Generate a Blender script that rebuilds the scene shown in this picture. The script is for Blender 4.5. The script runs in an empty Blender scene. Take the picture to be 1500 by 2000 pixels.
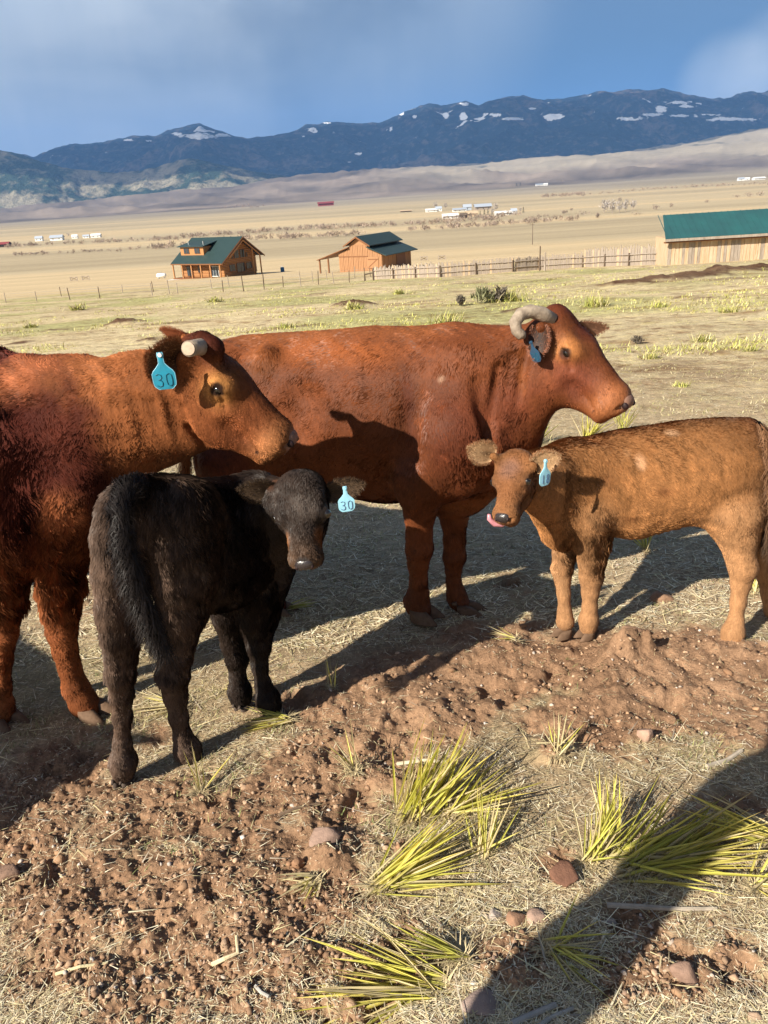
import bpy, bmesh, math, random
import numpy as np
from mathutils import Vector, Matrix
random.seed(7)
RNG = np.random.default_rng(11)
scn = bpy.context.scene
COL = scn.collection

# ------------------------------------------------------------------ camera
PITCH, ROLL, FOC, CAMH = math.radians(22.6), math.radians(3.8), 1511.0, 1.64
SLOPE = 0.085
cf = np.array([0, math.cos(PITCH), -math.sin(PITCH)])
_r0 = np.array([1.0, 0, 0]); _u0 = np.array([0, math.sin(PITCH), math.cos(PITCH)])
cR = _r0 * math.cos(ROLL) - _u0 * math.sin(ROLL)
cU = _u0 * math.cos(ROLL) + _r0 * math.sin(ROLL)
CAM = np.array([0, 0, CAMH])
cam = bpy.data.cameras.new('camera')
cam_o = bpy.data.objects.new('camera', cam); COL.objects.link(cam_o)
cam.sensor_fit = 'VERTICAL'; cam.sensor_height = 24.0; cam.lens = 24.0 * FOC / 2000.0
cam.clip_start = 0.05; cam.clip_end = 90000
mw = Matrix.Identity(4)
for i in range(3):
    mw[i][0] = cR[i]; mw[i][1] = cU[i]; mw[i][2] = -cf[i]; mw[i][3] = CAM[i]
cam_o.matrix_world = mw
scn.camera = cam_o

# ------------------------------------------------------------------ light
SUN_AZ, SUN_EL = math.radians(49.5 + 180), math.radians(33)     # where the sun stands (clockwise from +Y)
sun_pos = Vector((math.sin(SUN_AZ) * math.cos(SUN_EL), math.cos(SUN_AZ) * math.cos(SUN_EL), math.sin(SUN_EL)))
sl = bpy.data.lights.new('sun', 'SUN'); sl.energy = 5.0; sl.angle = math.radians(0.53); sl.color = (1.0, 0.93, 0.80)
so = bpy.data.objects.new('sun', sl); COL.objects.link(so)
so.rotation_euler = sun_pos.to_track_quat('Z', 'Y').to_euler()
world = bpy.data.worlds.new('World'); scn.world = world; world.use_nodes = True
wn = world.node_tree; wn.nodes.clear()

def nd(nt, t, **kw):
    n = nt.nodes.new(t)
    for k, v in kw.items():
        if k == 'ins':
            for a, b in v.items(): n.inputs[a].default_value = b
        else: setattr(n, k, v)
    return n
def lk(nt, a, b): nt.links.new(a, b)
def ramp(nt, fac, stops, interp='LINEAR'):
    r = nt.nodes.new('ShaderNodeValToRGB'); r.color_ramp.interpolation = interp
    els = r.color_ramp.elements
    while len(els) < len(stops): els.new(0.5)
    for e, (p, c) in zip(els, stops):
        e.position = p; e.color = (c, c, c, 1) if isinstance(c, (int, float)) else (*c, 1)
    lk(nt, fac, r.inputs[0]); return r.outputs[0]
def mixc(nt, fac, a, b, mode='MIX'):
    m = nt.nodes.new('ShaderNodeMix'); m.data_type = 'RGBA'; m.blend_type = mode
    for s, v in ((0, fac), (6, a), (7, b)):
        if hasattr(v, 'node'): lk(nt, v, m.inputs[s])
        else: m.inputs[s].default_value = v if isinstance(v, (int, float)) else (*v, 1)
    return m.outputs[2]
def mth(nt, op, a, b=0.0, clamp=False):
    m = nt.nodes.new('ShaderNodeMath'); m.operation = op; m.use_clamp = clamp
    for s, v in ((0, a), (1, b)):
        if hasattr(v, 'node'): lk(nt, v, m.inputs[s])
        else: m.inputs[s].default_value = v
    return m.outputs[0]
def noise(nt, vec, scale, detail=5, rough=0.55, dist=0.0):
    n = nt.nodes.new('ShaderNodeTexNoise'); n.inputs['Scale'].default_value = scale
    n.inputs['Detail'].default_value = detail; n.inputs['Roughness'].default_value = rough
    n.inputs['Distortion'].default_value = dist
    if vec is not None: lk(nt, vec, n.inputs['Vector'])
    return n.outputs['Fac']
def vscale(nt, vec, s, loc=(0, 0, 0)):
    m = nt.nodes.new('ShaderNodeMapping'); m.inputs['Scale'].default_value = s; m.inputs['Location'].default_value = loc
    lk(nt, vec, m.inputs['Vector']); return m.outputs[0]

SKY_STR = 0.05
sky = nd(wn, 'ShaderNodeTexSky', sky_type='NISHITA', sun_disc=False, sun_elevation=SUN_EL, sun_rotation=SUN_AZ)
tcw = nd(wn, 'ShaderNodeTexCoord').outputs['Generated']
sx = nd(wn, 'ShaderNodeSeparateXYZ'); lk(wn, tcw, sx.inputs[0])
# storm cloud deck: soft rain-shaft streaks hanging down, brighter masses higher up
big = noise(wn, vscale(wn, tcw, (1.0, 1.0, 2.2), (3.1, 0.4, 1.7)), 2.6, 5, 0.5, 0.3)
shaft = noise(wn, vscale(wn, tcw, (4.5, 4.5, 0.9), (0.3, 2.2, 0)), 2.2, 4, 0.5, 0.2)
base = ramp(wn, sx.outputs[2], [(0.0, (0.080, 0.190, 0.345)), (0.07, (0.066, 0.150, 0.290)), (0.13, (0.074, 0.143, 0.250)),
                                (0.22, (0.095, 0.155, 0.26)), (0.6, (0.070, 0.105, 0.165)), (1.0, (0.060, 0.085, 0.13))])
def blob(direction, r0, r1):       # a bright cloud mass in one part of the sky
    v = nd(wn, 'ShaderNodeVectorMath', operation='NORMALIZE'); lk(wn, tcw, v.inputs[0])
    d = nd(wn, 'ShaderNodeVectorMath', operation='DOT_PRODUCT'); lk(wn, v.outputs[0], d.inputs[0])
    dv = Vector(direction).normalized(); d.inputs[1].default_value = dv
    m = nd(wn, 'ShaderNodeMapRange', interpolation_type='SMOOTHSTEP'); lk(wn, d.outputs['Value'], m.inputs[0])
    m.inputs[1].default_value = math.cos(math.radians(r1)); m.inputs[2].default_value = math.cos(math.radians(r0))
    return m.outputs[0]
def pixdir(x, y): return tuple(cf + cR * (x - 750) / FOC - cU * (y - 1000) / FOC)
bright = mth(wn, 'MULTIPLY', blob(pixdir(120, -40), 1.0, 19.0), 1.0)
bright2 = mth(wn, 'MULTIPLY', blob(pixdir(650, -120), 2.0, 16.0), 0.55)
bright3 = mth(wn, 'MULTIPLY', mth(wn, 'ADD', blob(pixdir(1420, 172), 0.2, 3.4), blob(pixdir(1530, 150), 0.3, 4.2)), 0.85)
nz = ramp(wn, big, [(0.34, 0.40), (0.60, 1.0)])
nz2 = ramp(wn, shaft, [(0.30, 0.55), (0.75, 1.0)])
bsum = mth(wn, 'ADD', mth(wn, 'ADD', bright, bright2), bright3)
bfac = mth(wn, 'MULTIPLY', mth(wn, 'MULTIPLY', bsum, nz), nz2, True)
c1 = mixc(wn, bfac, base, (0.40, 0.44, 0.48))
dark = ramp(wn, big, [(0.32, 0.72), (0.50, 0.95), (0.68, 1.06)])
c2 = mixc(wn, 1.0, c1, dark, 'MULTIPLY')
skyc = nd(wn, 'ShaderNodeVectorMath', operation='SCALE'); lk(wn, sky.outputs[0], skyc.inputs[0]); skyc.inputs[3].default_value = SKY_STR
# the storm fills the part of the sky ahead; behind the camera (where the sun stands) the sky is open
cloudfac = ramp(wn, sx.outputs[1], [(0.0, 0.0), (0.25, 0.25), (0.6, 0.9), (1.0, 0.97)])
mapy = cloudfac
sc = mixc(wn, mapy, skyc.outputs[0], c2)
bg = nd(wn, 'ShaderNodeBackground'); lk(wn, sc, bg.inputs[0]); bg.inputs[1].default_value = 1.0
wo = nd(wn, 'ShaderNodeOutputWorld'); lk(wn, bg.outputs[0], wo.inputs[0])
scn.view_settings.view_transform = 'Standard'; scn.view_settings.look = 'None'
scn.view_settings.gamma = 1.0; scn.view_settings.exposure = 0.80; scn.view_settings.use_curve_mapping = False
scn.render.engine = 'CYCLES'
scn.cycles.max_bounces = 5; scn.cycles.diffuse_bounces = 2; scn.cycles.volume_bounces = 1

# ------------------------------------------------------------------ helpers
def ray(x, y): return cf + cR * (x - 750) / FOC - cU * (y - 1000) / FOC
def at(x, y, Y):
    d = ray(x, y); return CAM + d * (Y / d[1])
def mpp(p): return float((np.asarray(p) - CAM) @ cf) / FOC      # metres per photo pixel at a point

def hashn(ix, iy, iz, seed):
    n = (ix.astype(np.int64) * 374761393 + iy.astype(np.int64) * 668265263 + iz.astype(np.int64) * 2147483647 + seed * 1274126177) & 0xffffffff
    n = ((n ^ (n >> 13)) * 1274126177) & 0xffffffff
    n = n ^ (n >> 16)
    return (n & 0xffff).astype(np.float64) / 65535.0
def vnoise(x, y, seed=0):
    ix = np.floor(x); iy = np.floor(y); fx = x - ix; fy = y - iy
    fx = fx * fx * (3 - 2 * fx); fy = fy * fy * (3 - 2 * fy)
    z = np.zeros_like(ix)
    a = hashn(ix, iy, z, seed); b = hashn(ix + 1, iy, z, seed); c = hashn(ix, iy + 1, z, seed); d = hashn(ix + 1, iy + 1, z, seed)
    return (a * (1 - fx) + b * fx) * (1 - fy) + (c * (1 - fx) + d * fx) * fy
def fbm(x, y, sc, oct=4, seed=0, gain=0.5):
    x = np.asarray(x, float); y = np.asarray(y, float)
    s = 0; a = 1; t = 0; f = 1.0 / sc
    for o in range(oct):
        s = s + a * (vnoise(x * f + 17.3 * o, y * f - 9.1 * o, seed + o) * 2 - 1); t += a; a *= gain; f *= 2.03
    return s / t
def ridged(x, y, sc, oct=5, seed=0):
    s = 0; a = 1; t = 0; f = 1.0 / sc
    for o in range(oct):
        v = 1 - np.abs(vnoise(x * f + 31.7 * o, y * f + 5.3 * o, seed + o) * 2 - 1); s = s + a * v * v; t += a; a *= 0.5; f *= 2.1
    return s / t
def sstep(a, b, x):
    t = np.clip((x - a) / (b - a), 0, 1); return t * t * (3 - 2 * t)

# terrain
_py = np.array([-80, 0, 100, 150, 190, 300, 500, 900, 1400, 3000, 5600, 60000.])
_pz = np.array([6.8, 0, -8.5, -12.2, -14.8, -21.5, -31, -41, -45.5, -45.8, -44.4, -44.4])
def base_z(x, y):
    z = np.interp(y, _py, _pz)
    # rolling brown foothills at the far edge of the valley
    e = x / np.maximum(y, 1)
    top = np.interp(e, [-0.6, -0.45, -0.2, 0.05, 0.2, 0.5, 0.7], [150, 165, 215, 250, 270, 420, 480])
    hills = sstep(5400, 9000, y) * top * (0.80 + 0.34 * fbm(x, y * 0.8, 1500, 4, 5)) + sstep(5200, 6800, y) * (26 * fbm(x, y, 600, 4, 9) + 70 * (ridged(x + .5 * y, y * .6, 620, 4, 13) - .45))
    return z + hills
# dug-up dirt: (px, py, half width px, half height px, weight) of the bare patches seen in the photo
_d = [(1080,1290,300,75,1),(850,1330,260,90,1),(1330,1330,260,120,1),(650,1390,160,70,.8),(1200,1400,260,70,.9),(1450,1400,120,160,.8),
      (330,1600,330,120,.9),(200,1750,330,150,1),(480,1680,240,120,.8),(420,1900,420,160,.95),(90,1530,160,120,.9),(800,1420,200,70,.9),
      (1330,1900,260,110,.8),(640,1500,200,90,.9),(60,1600,160,200,1),(560,1780,200,160,.85),(700,1930,120,70,.8),(1420,1560,120,50,.6),(960,1240,200,50,.7),(250,1450,200,60,.5),(1010,1870,140,60,.8),(760,1500,120,70,.7),(640,1560,150,70,.7),(1100,1680,60,50,.9),(1000,1130,120,60,.5),
      (1250,1790,120,60,.6),(1180,1000,40,20,.2),(180,1180,70,60,.5),(1050,1480,130,50,.6)]
def _gp0(px, py):
    d = ray(px, py); t = -CAMH / (d[2] + SLOPE * d[1]); return CAM + d * t
DIRT = []
for px, py, hx, hy, w in _d:
    c = _gp0(px, py); a = _gp0(px + hx, py); b = _gp0(px, py - hy * 0.8)
    DIRT.append((c[0], c[1], abs(a[0] - c[0]), abs(b[1] - c[1]), w))
MOUNDS = []          # (x, y, rx, ry, height)
for px, py, rx, ry, h in [(1208,1292,.10,.09,.15),(1255,1290,.07,.06,.09),(1160,1330,.22,.13,.06),(1350,1275,.32,.12,.065),(1470,1290,.2,.15,.06),(930,1290,.30,.13,.045),(780,1330,.25,.12,.035),
                          (1090,1710,.07,.05,.055),(640,1680,.07,.05,.05),(1080,1470,.09,.05,.045),(1290,1330,.3,.15,.04),(1010,1910,.1,.06,.04),
                          (860,1400,.16,.1,.025),(1180,1380,.14,.08,.035),(640,1440,.14,.08,.02),(380,1700,.2,.14,.03),(150,1800,.16,.12,.035),(560,1870,.14,.1,.03)]:
    c = _gp0(px, py); MOUNDS.append((c[0], c[1], rx, ry, h))
for px, py, rx, ry, h in [(245,628,.75,.8,.34),(690,592,1.0,1.1,.42),(480,655,.7,.7,.16),(290,655,.35,.35,.2),(110,640,.5,.5,.1),(1020,600,.6,.6,.14),(40,662,.4,.4,.1)]:
    c = _gp0(px, py + 6); MOUNDS.append((c[0], c[1], rx, ry, h))
for px, py, r, h in [(1225,555,1.2,.3),(1290,548,1.5,.35),(1350,541,1.8,.4),(1420,533,1.9,.5),(1470,526,1.6,.45)]:
    c = _gp0(px, py); MOUNDS.append((c[0], c[1], r, r, h))
def dirt_mask(x, y):
    m = np.zeros_like(x)
    for cx, cy, rx, ry, w in DIRT:
        q = ((x - cx) / rx) ** 2 + ((y - cy) / ry) ** 2
        m = np.maximum(m, w * np.exp(-q * 0.9))
    for cx, cy, rx, ry, h in MOUNDS:
        q = ((x - cx) / rx) ** 2 + ((y - cy) / ry) ** 2
        m = np.maximum(m, np.exp(-q * 1.3))
    m = m + (0.40 * fbm(x, y, 0.35, 4, 21) + .28 * fbm(x, y, .09, 3, 22)) * np.clip(1.2 - y / 9, 0, 1)
    far = sstep(0.42, 0.7, fbm(x, y * 2.0, 2.6, 4, 33)) * 0.8 * sstep(4.5, 7, y) * (1 - sstep(60, 100, y))
    return np.clip(sstep(0.30, 0.62, m) + far, 0, 1)
def ground_z(x, y, fine=True, dm=None):
    x = np.asarray(x, float); y = np.asarray(y, float)
    z = base_z(x, y)
    near = 1 - sstep(9, 30, y)
    z = z + 0.018 * fbm(x, y, 1.1, 3, 2) * near + (0.10 * fbm(x, y, 5, 3, 4)) * sstep(6, 14, y) * (1 - sstep(70, 120, y))
    for cx, cy, rx, ry, h in MOUNDS:
        q = ((x - cx) / rx) ** 2 + ((y - cy) / ry) ** 2
        jag = 0.8 + 0.6 * fbm(x, y, rx * 0.5, 4, 8, .6)
        z = z + h * np.exp(-q * 1.5) * jag
    if fine:
        if dm is None: dm = dirt_mask(x, y)
        n = 1 - sstep(7, 14, y)
        cl = ridged(x + 0.03 * fbm(x, y, .1, 2, 77), y, 0.085, 4, 40)
        crumb = fbm(x, y, 0.034, 4, 41, 0.6)
        plates = np.floor((fbm(x, y * 1.2, 0.16, 3, 50) + 1) * 5) / 5.0
        foot = sstep(.30, .55, fbm(x, y, 0.2, 3, 64))
        z = z + n * dm * (0.030 * (0.55 - cl) + 0.016 * crumb + 0.020 * (plates - 1) - 0.036 * foot)
        z = z + n * (1 - dm) * (0.009 * fbm(x, y, 0.10, 4, 60) + 0.003 * crumb)
    return z
def gp(px, py):
    """where the ray through a photo pixel meets the terrain"""
    d = ray(px, py); a, b = 0.8, 20000.0
    for n in (160, 24):
        ts = np.geomspace(a, b, n)
        P = CAM[None] + d[None] * (ts / d[1])[:, None]
        h = P[:, 2] - ground_z(P[:, 0], P[:, 1], False)
        i = max(int(np.argmax(h < 0)), 1); a, b = ts[i - 1], ts[i]
    t = a + (b - a) * h[i - 1] / (h[i - 1] - h[i])
    p = CAM + d * (t / d[1]); return p

def tag(o, label=None, cat=None, group=None, kind=None):
    if label: o['label'] = label
    if cat: o['category'] = cat
    if group: o['group'] = group
    if kind: o['kind'] = kind
    return o
def empty(name, loc, label=None, cat=None, group=None, rz=0.0):
    o = bpy.data.objects.new(name, None); COL.objects.link(o); o.location = Vector(loc); o.rotation_euler.z = rz
    o.empty_display_size = 0.1
    return tag(o, label, cat, group)
def link(name, me, parent=None, mat=None, kind=None):
    o = bpy.data.objects.new(name, me); COL.objects.link(o)
    if mat is not None and not me.materials: me.materials.append(mat)
    if parent is not None:
        o.parent = parent
    if kind: o['kind'] = kind
    return o
def mesh_np(name, V, F, col=None, smooth=False):
    """V (n,3), F (m,k) same k; col (n,3)"""
    me = bpy.data.meshes.new(name); V = np.asarray(V, np.float32); F = np.asarray(F, np.int32); k = F.shape[1]
    me.vertices.add(len(V)); me.vertices.foreach_set('co', V.ravel())
    me.loops.add(F.size); me.loops.foreach_set('vertex_index', F.ravel())
    me.polygons.add(len(F)); me.polygons.foreach_set('loop_start', np.arange(0, F.size, k, dtype=np.int32))
    me.polygons.foreach_set('loop_total', np.full(len(F), k, np.int32))
    if smooth: me.polygons.foreach_set('use_smooth', np.ones(len(F), bool))
    me.update(calc_edges=True)
    if col is not None:
        c = np.ones((len(V), 4), np.float32); c[:, :3] = col
        a = me.attributes.new('Col', 'FLOAT_COLOR', 'POINT'); a.data.foreach_set('color', c.ravel())
    return me
class MB:
    """collects boxes / tubes with mixed faces and builds one mesh"""
    def __init__(s): s.v = []; s.f = []
    def add(s, v, f):
        o = len(s.v); s.v += [tuple(map(float, p)) for p in v]; s.f += [tuple(i + o for i in q) for q in f]; return s
    def box(s, x0, x1, y0, y1, z0, z1):
        v = [(x0,y0,z0),(x1,y0,z0),(x1,y1,z0),(x0,y1,z0),(x0,y0,z1),(x1,y0,z1),(x1,y1,z1),(x0,y1,z1)]
        return s.add(v, [(0,3,2,1),(4,5,6,7),(0,1,5,4),(1,2,6,5),(2,3,7,6),(3,0,4,7)])
    def slab(s, quad, t):
        """quad of 4 points thickened by vector t"""
        q = [np.array(p, float) for p in quad]; t = np.array(t, float)
        v = q + [p + t for p in q]
        return s.add(v, [(0,3,2,1),(4,5,6,7),(0,1,5,4),(1,2,6,5),(2,3,7,6),(3,0,4,7)])
    def tube(s, pts, rads, n=8, cap=True, flat=None):
        pts = [np.array(p, float) for p in pts]; rings = []
        for i, p in enumerate(pts):
            t = pts[min(i + 1, len(pts) - 1)] - pts[max(i - 1, 0)]; t = t / (np.linalg.norm(t) + 1e-9)
            if i == 0:
                a = np.cross(t, [0, 0, 1.0]);
                if np.linalg.norm(a) < .2: a = np.cross(t, [1.0, 0, 0])
            else: a = a - t * (a @ t)
            a = a / np.linalg.norm(a); b = np.cross(t, a)
            rings.append([p + rads[i] * (a * math.cos(2*math.pi*j/n) + b * math.sin(2*math.pi*j/n)) for j in range(n)])
        v = [q for r in rings for q in r]; f = []
        for i in range(len(pts) - 1):
            for j in range(n):
                f.append((i*n+j, i*n+(j+1)%n, (i+1)*n+(j+1)%n, (i+1)*n+j))
        if cap: f.append(tuple(range(n))[::-1]); f.append(tuple((len(pts)-1)*n + j for j in range(n)))
        return s.add(v, f)
    def build(s, name, mat=None, parent=None, smooth=False, kind=None):
        me = bpy.data.meshes.new(name); me.from_pydata(s.v, [], s.f); me.update()
        if smooth: me.polygons.foreach_set('use_smooth', np.ones(len(me.polygons), bool))
        return link(name, me, parent, mat, kind)

def pmat(name, col=(.5,.5,.5), rough=0.7, spec=0.3, bump=None, var=None, attr=False, coat=0, metal=0, sss=0):
    """principled material; var=(scale, amount, second colour), bump=(scale, strength, distance)"""
    m = bpy.data.materials.new(name); m.use_nodes = True; nt = m.node_tree
    b = nt.nodes['Principled BSDF']; b.inputs['Roughness'].default_value = rough; b.inputs['Specular IOR Level'].default_value = spec
    b.inputs['Metallic'].default_value = metal; b.inputs['Coat Weight'].default_value = coat
    tc = nd(nt, 'ShaderNodeTexCoord').outputs['Object']
    c = None
    if attr:
        a = nd(nt, 'ShaderNodeAttribute', attribute_name='Col'); c = a.outputs['Color']
    if var:
        n = noise(nt, vscale(nt, tc, var[3] if len(var) > 3 else (1,1,1)), var[0], 6, 0.6)
        f = ramp(nt, n, [(0.35, 0.0), (0.68, var[1])])
        c = mixc(nt, f, c if c is not None else col, var[2])
    if c is not None: lk(nt, c, b.inputs['Base Color'])
    else: b.inputs['Base Color'].default_value = (*col, 1)
    if bump:
        n = noise(nt, vscale(nt, tc, bump[3] if len(bump) > 3 else (1,1,1)), bump[0], 6, 0.65)
        bp = nd(nt, 'ShaderNodeBump'); bp.inputs['Strength'].default_value = bump[1]; bp.inputs['Distance'].default_value = bump[2]
        lk(nt, n, bp.inputs['Height']); lk(nt, bp.outputs[0], b.inputs['Normal'])
    return m
M_GREEN = pmat('green_metal_roof', (.024, .046, .046), .45, .3, var=(.9, .5, (.035, .062, .060)))
M_TEAL = pmat('teal_metal_roof', (.026, .082, .088), .45, .3, var=(.6, .3, (.03, .17, .165)))
M_LOG = pmat('golden_log', (.44, .21, .08), .6, .3, var=(3, .6, (.30, .135, .055), (1, 1, 8)))
M_TRIM = pmat('dark_stained_trim', (.20, .085, .035), .6)
M_GLASS = pmat('window_glass', (.03, .045, .06), .08, .6)
M_BARN = pmat('barn_siding', (.40, .215, .11), .8, .15, var=(2.2, .7, (.28, .145, .075), (6, 6, .5)))
M_DOORW = pmat('dark_doorway', (.05, .03, .02), .9)
M_PALE = pmat('pale_old_wood', (.56, .46, .33), .85, .1, var=(1.7, .8, (.44, .25, .12), (7, 7, .7)), bump=(30, .4, .01))
M_GREYW = pmat('grey_weathered_wood', (.38, .32, .265), .9, .1, var=(1.3, .9, (.24, .19, .15), (4, 4, 1)))
M_WHITE = pmat('white_paint', (.78, .77, .74), .5)
M_RED = pmat('red_barn_paint', (.26, .05, .05), .7)
M_GREYROOF = pmat('grey_metal_roof', (.40, .44, .50), .4, .4)
M_POST = pmat('dark_post_wood', (.12, .085, .06), .9)
M_METAL = pmat('galvanised_metal', (.45, .46, .47), .4, .5, metal=.7)
M_CONC = pmat('pale_gravel_pad', (.66, .64, .60), .9)

# ------------------------------------------------------------------ ground sheet
def build_ground():
    ys = [-14, -9, -6, -4, -2.5, -1.2, 0.0, 0.5, 0.8]
    y = 1.0
    while y < 60000:
        ys.append(y)
        if y < 11: dy = max(y * 0.0026, 2.3 * y * y / (1.64 * 774))
        elif y < 200: dy = y * 0.022
        else: dy = y * 0.022
        y += dy
    ys = np.array(ys)
    n1 = 500
    u = np.linspace(-1, 1, n1)
    side = np.concatenate([np.linspace(-1, 0, 46)[:-1]])
    X = []; Y = []
    yy = np.maximum(ys, 1.0)
    inner = 0.40 + 0.60 * yy; outer = 8.0 + 2.2 * yy
    core = u[None] * inner[:, None]
    s = (1 - (np.linspace(0, 1, 40)[1:]) )            # 1..0
    t = np.linspace(0, 1, 40)[1:]
    ext = inner[:, None] + (outer - inner)[:, None] * (t[None] ** 1.8)
    XX = np.concatenate([-ext[:, ::-1], core, ext], 1)
    YY = np.repeat(ys[:, None], XX.shape[1], 1)
    sh = XX.shape; x = XX.ravel(); y = YY.ravel()
    dm = np.zeros_like(x); nearm = y < 120
    dm[nearm] = dirt_mask(x[nearm], y[nearm])
    z = ground_z(x, y, False)
    nm = y < 15
    z[nm] = ground_z(x[nm], y[nm], True, dm[nm])
    # pigment
    dirtc = np.array([.41, .250, .150]); dirt2 = np.array([.25, .143, .083])
    n1_ = fbm(x, y, .25, 4, 90)[:, None] * .5 + .5
    n2_ = fbm(x, y, 2.4, 4, 91)[:, None] * .5 + .5
    dc = dirtc * n1_ + dirt2 * (1 - n1_)
    straw = np.array([.68, .53, .34]); straw2 = np.array([.42, .29, .175]); green = np.array([.36, .33, .16])
    sc_ = straw * n2_ + straw2 * (1 - n2_)
    n3 = sstep(.05, .5, fbm(x, y * 1.3, 1.9, 4, 93))[:, None] * (0.35 + .4 * sstep(6, 25, y)[:, None])
    sc_ = sc_ * (1 - n3) + green * n3
    c = dc * dm[:, None] + sc_ * (1 - dm[:, None])
    # hillside slope further down, then pale hay fields, then grey-brown hills
    slope = np.array([.68, .56, .365]) * (0.78 + .44 * (fbm(x, y, 7, 5, 94)[:, None] * .5 + .5))
    gr = sstep(-.1, .40, fbm(x, y * .7, 6, 4, 95))[:, None] * .75
    slope = slope * (1 - gr) + np.array([.46, .45, .20]) * gr
    br = (sstep(.22, .50, fbm(x, y * 1.4, 3.4, 5, 107, .6)) * .75)[:, None]; slope = slope * (1 - br) + np.array([.27, .185, .12]) * br
    w = sstep(5, 14, y)[:, None] * (1 - 0.75 * dm[:, None])
    c = c * (1 - w) + slope * w
    band = fbm(x * .08, y + .25 * x, 160, 4, 96)[:, None]
    field = np.array([.56, .445, .28]) * (1 + .32 * band) + np.array([.03, .0, -.02]) * sstep(0, .4, band)
    gold = sstep(.1, .5, fbm(x * .05 + 50, y + .22 * x, 420, 3, 98))[:, None]
    field = field * (1 - .5 * gold) + np.array([.60, .46, .26]) * .5 * gold
    w = sstep(100, 150, y + 6 * fbm(x, y, 20, 3, 97))[:, None]
    c = c * (1 - w) + field * w
    far = np.array([.40, .33, .235]) * (1 + .25 * fbm(x, y, 700, 4, 99)[:, None])
    w = sstep(2300, 3600, y + .3 * x)[:, None]; c = c * (1 - w) + far * w
    hill = np.array([.25, .195, .15]) * (1 + .9 * fbm(x, y, 450, 5, 100)[:, None])
    w = sstep(4700, 5700, y - .25 * x + 300 * fbm(x, y, 900, 3, 101))[:, None]; c = c * (1 - w) + hill * w
    e = x / np.maximum(y, 1)
    tan2 = sstep(6500, 7300, y - 900 * fbm(x, y, 1500, 4, 103))[:, None] * sstep(-.02, .12, e)[:, None]  # right-hand foothills painted paler tan, sunlight put into their colour
    c = c * (1 - tan2) + np.array([.43, .36, .265]) * (1 + .3 * fbm(x, y, 300, 4, 102)[:, None]) * tan2
    tr = (sstep(.25, .4, fbm(x, y, 230, 4, 104)) * sstep(7800, 8600, y) * sstep(.0, .1, e) * (1-.0))[:, None] * .8
    c = c * (1 - tr) + np.array([.05, .065, .045]) * tr
    hp = np.zeros_like(x)
    for cx, cy, rx, ry, h in MOUNDS:
        if cy > 6: hp = np.maximum(hp, np.exp(-((((x - cx) / rx) ** 2 + ((y - cy) / ry) ** 2) * .8)))
    hp = (sstep(.25, .5, hp + .25 * fbm(x, y, .5, 4, 106)) * .92)[:, None]; c = c * (1 - hp) + np.array([.15, .085, .055]) * hp
    idx = np.arange(sh[0] * sh[1]).reshape(sh)
    F = np.stack([idx[:-1, :-1], idx[:-1, 1:], idx[1:, 1:], idx[1:, :-1]], -1).reshape(-1, 4)
    me = mesh_np('ground', np.stack([x, y, z], 1), F, np.clip(c, 0.01, 1), smooth=True)
    a = me.attributes.new('dirt', 'FLOAT', 'POINT'); a.data.foreach_set('value', dm.astype(np.float32))
    m = bpy.data.materials.new('soil_and_dry_grass'); m.use_nodes = True; nt = m.node_tree
    b = nt.nodes['Principled BSDF']; b.inputs['Roughness'].default_value = .95; b.inputs['Specular IOR Level'].default_value = .12
    tc = nd(nt, 'ShaderNodeTexCoord').outputs['Object']
    col = nd(nt, 'ShaderNodeAttribute', attribute_name='Col').outputs['Color']
    da = nd(nt, 'ShaderNodeAttribute', attribute_name='dirt').outputs['Fac']
    fine = noise(nt, tc, 70, 6, .7); mid = noise(nt, tc, 11, 6, .65); fib = noise(nt, vscale(nt, tc, (14, 90, 30)), 1.2, 5, .7, 1.2)
    fib2 = noise(nt, vscale(nt, tc, (70, 16, 30)), 1.0, 5, .7, 1.5)
    f1 = ramp(nt, fine, [(.3, .62), (.55, 1.0), (.75, 1.35)])
    f2 = ramp(nt, mid, [(.3, .75), (.7, 1.22)])
    g = ramp(nt, mth(nt, 'MAXIMUM', fib, fib2), [(.42, .55), (.58, 1.0), (.72, 1.45)])
    c_ = mixc(nt, 1.0, col, f2, 'MULTIPLY')
    dcol = mixc(nt, 1.0, c_, f1, 'MULTIPLY'); gcol = mixc(nt, 1.0, c_, g, 'MULTIPLY')
    cc = mixc(nt, da, gcol, dcol)
    # tussock mottling on the slope further away
    sep = nd(nt, 'ShaderNodeSeparateXYZ'); lk(nt, tc, sep.inputs[0])
    mr = nd(nt, 'ShaderNodeMapRange', interpolation_type='SMOOTHSTEP'); lk(nt, sep.outputs[1], mr.inputs[0]); mr.inputs[1].default_value = 5; mr.inputs[2].default_value = 11
    mr2 = nd(nt, 'ShaderNodeMapRange', interpolation_type='SMOOTHSTEP'); lk(nt, sep.outputs[1], mr2.inputs[0]); mr2.inputs[1].default_value = 110; mr2.inputs[2].default_value = 160; mr2.inputs[3].default_value = 1; mr2.inputs[4].default_value = 0
    tus = noise(nt, vscale(nt, tc, (1, 1.0, 1)), 3.2, 6, .72, .4)
    tusc = ramp(nt, tus, [(.33, (.42, .33, .27)), (.44, (.86, .80, .74)), (.49, (1, 1, 1)), (.60, (1.12, 1.12, 1.0)), (.72, (1.25, 1.28, .95))])
    cc = mixc(nt, mth(nt, 'MULTIPLY', mr.outputs[0], mr2.outputs[0]), cc, mixc(nt, 1.0, cc, tusc, 'MULTIPLY'))
    tb = noise(nt, vscale(nt, tc, (1, 1.6, 1)), .55, 5, .7, .6)
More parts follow.
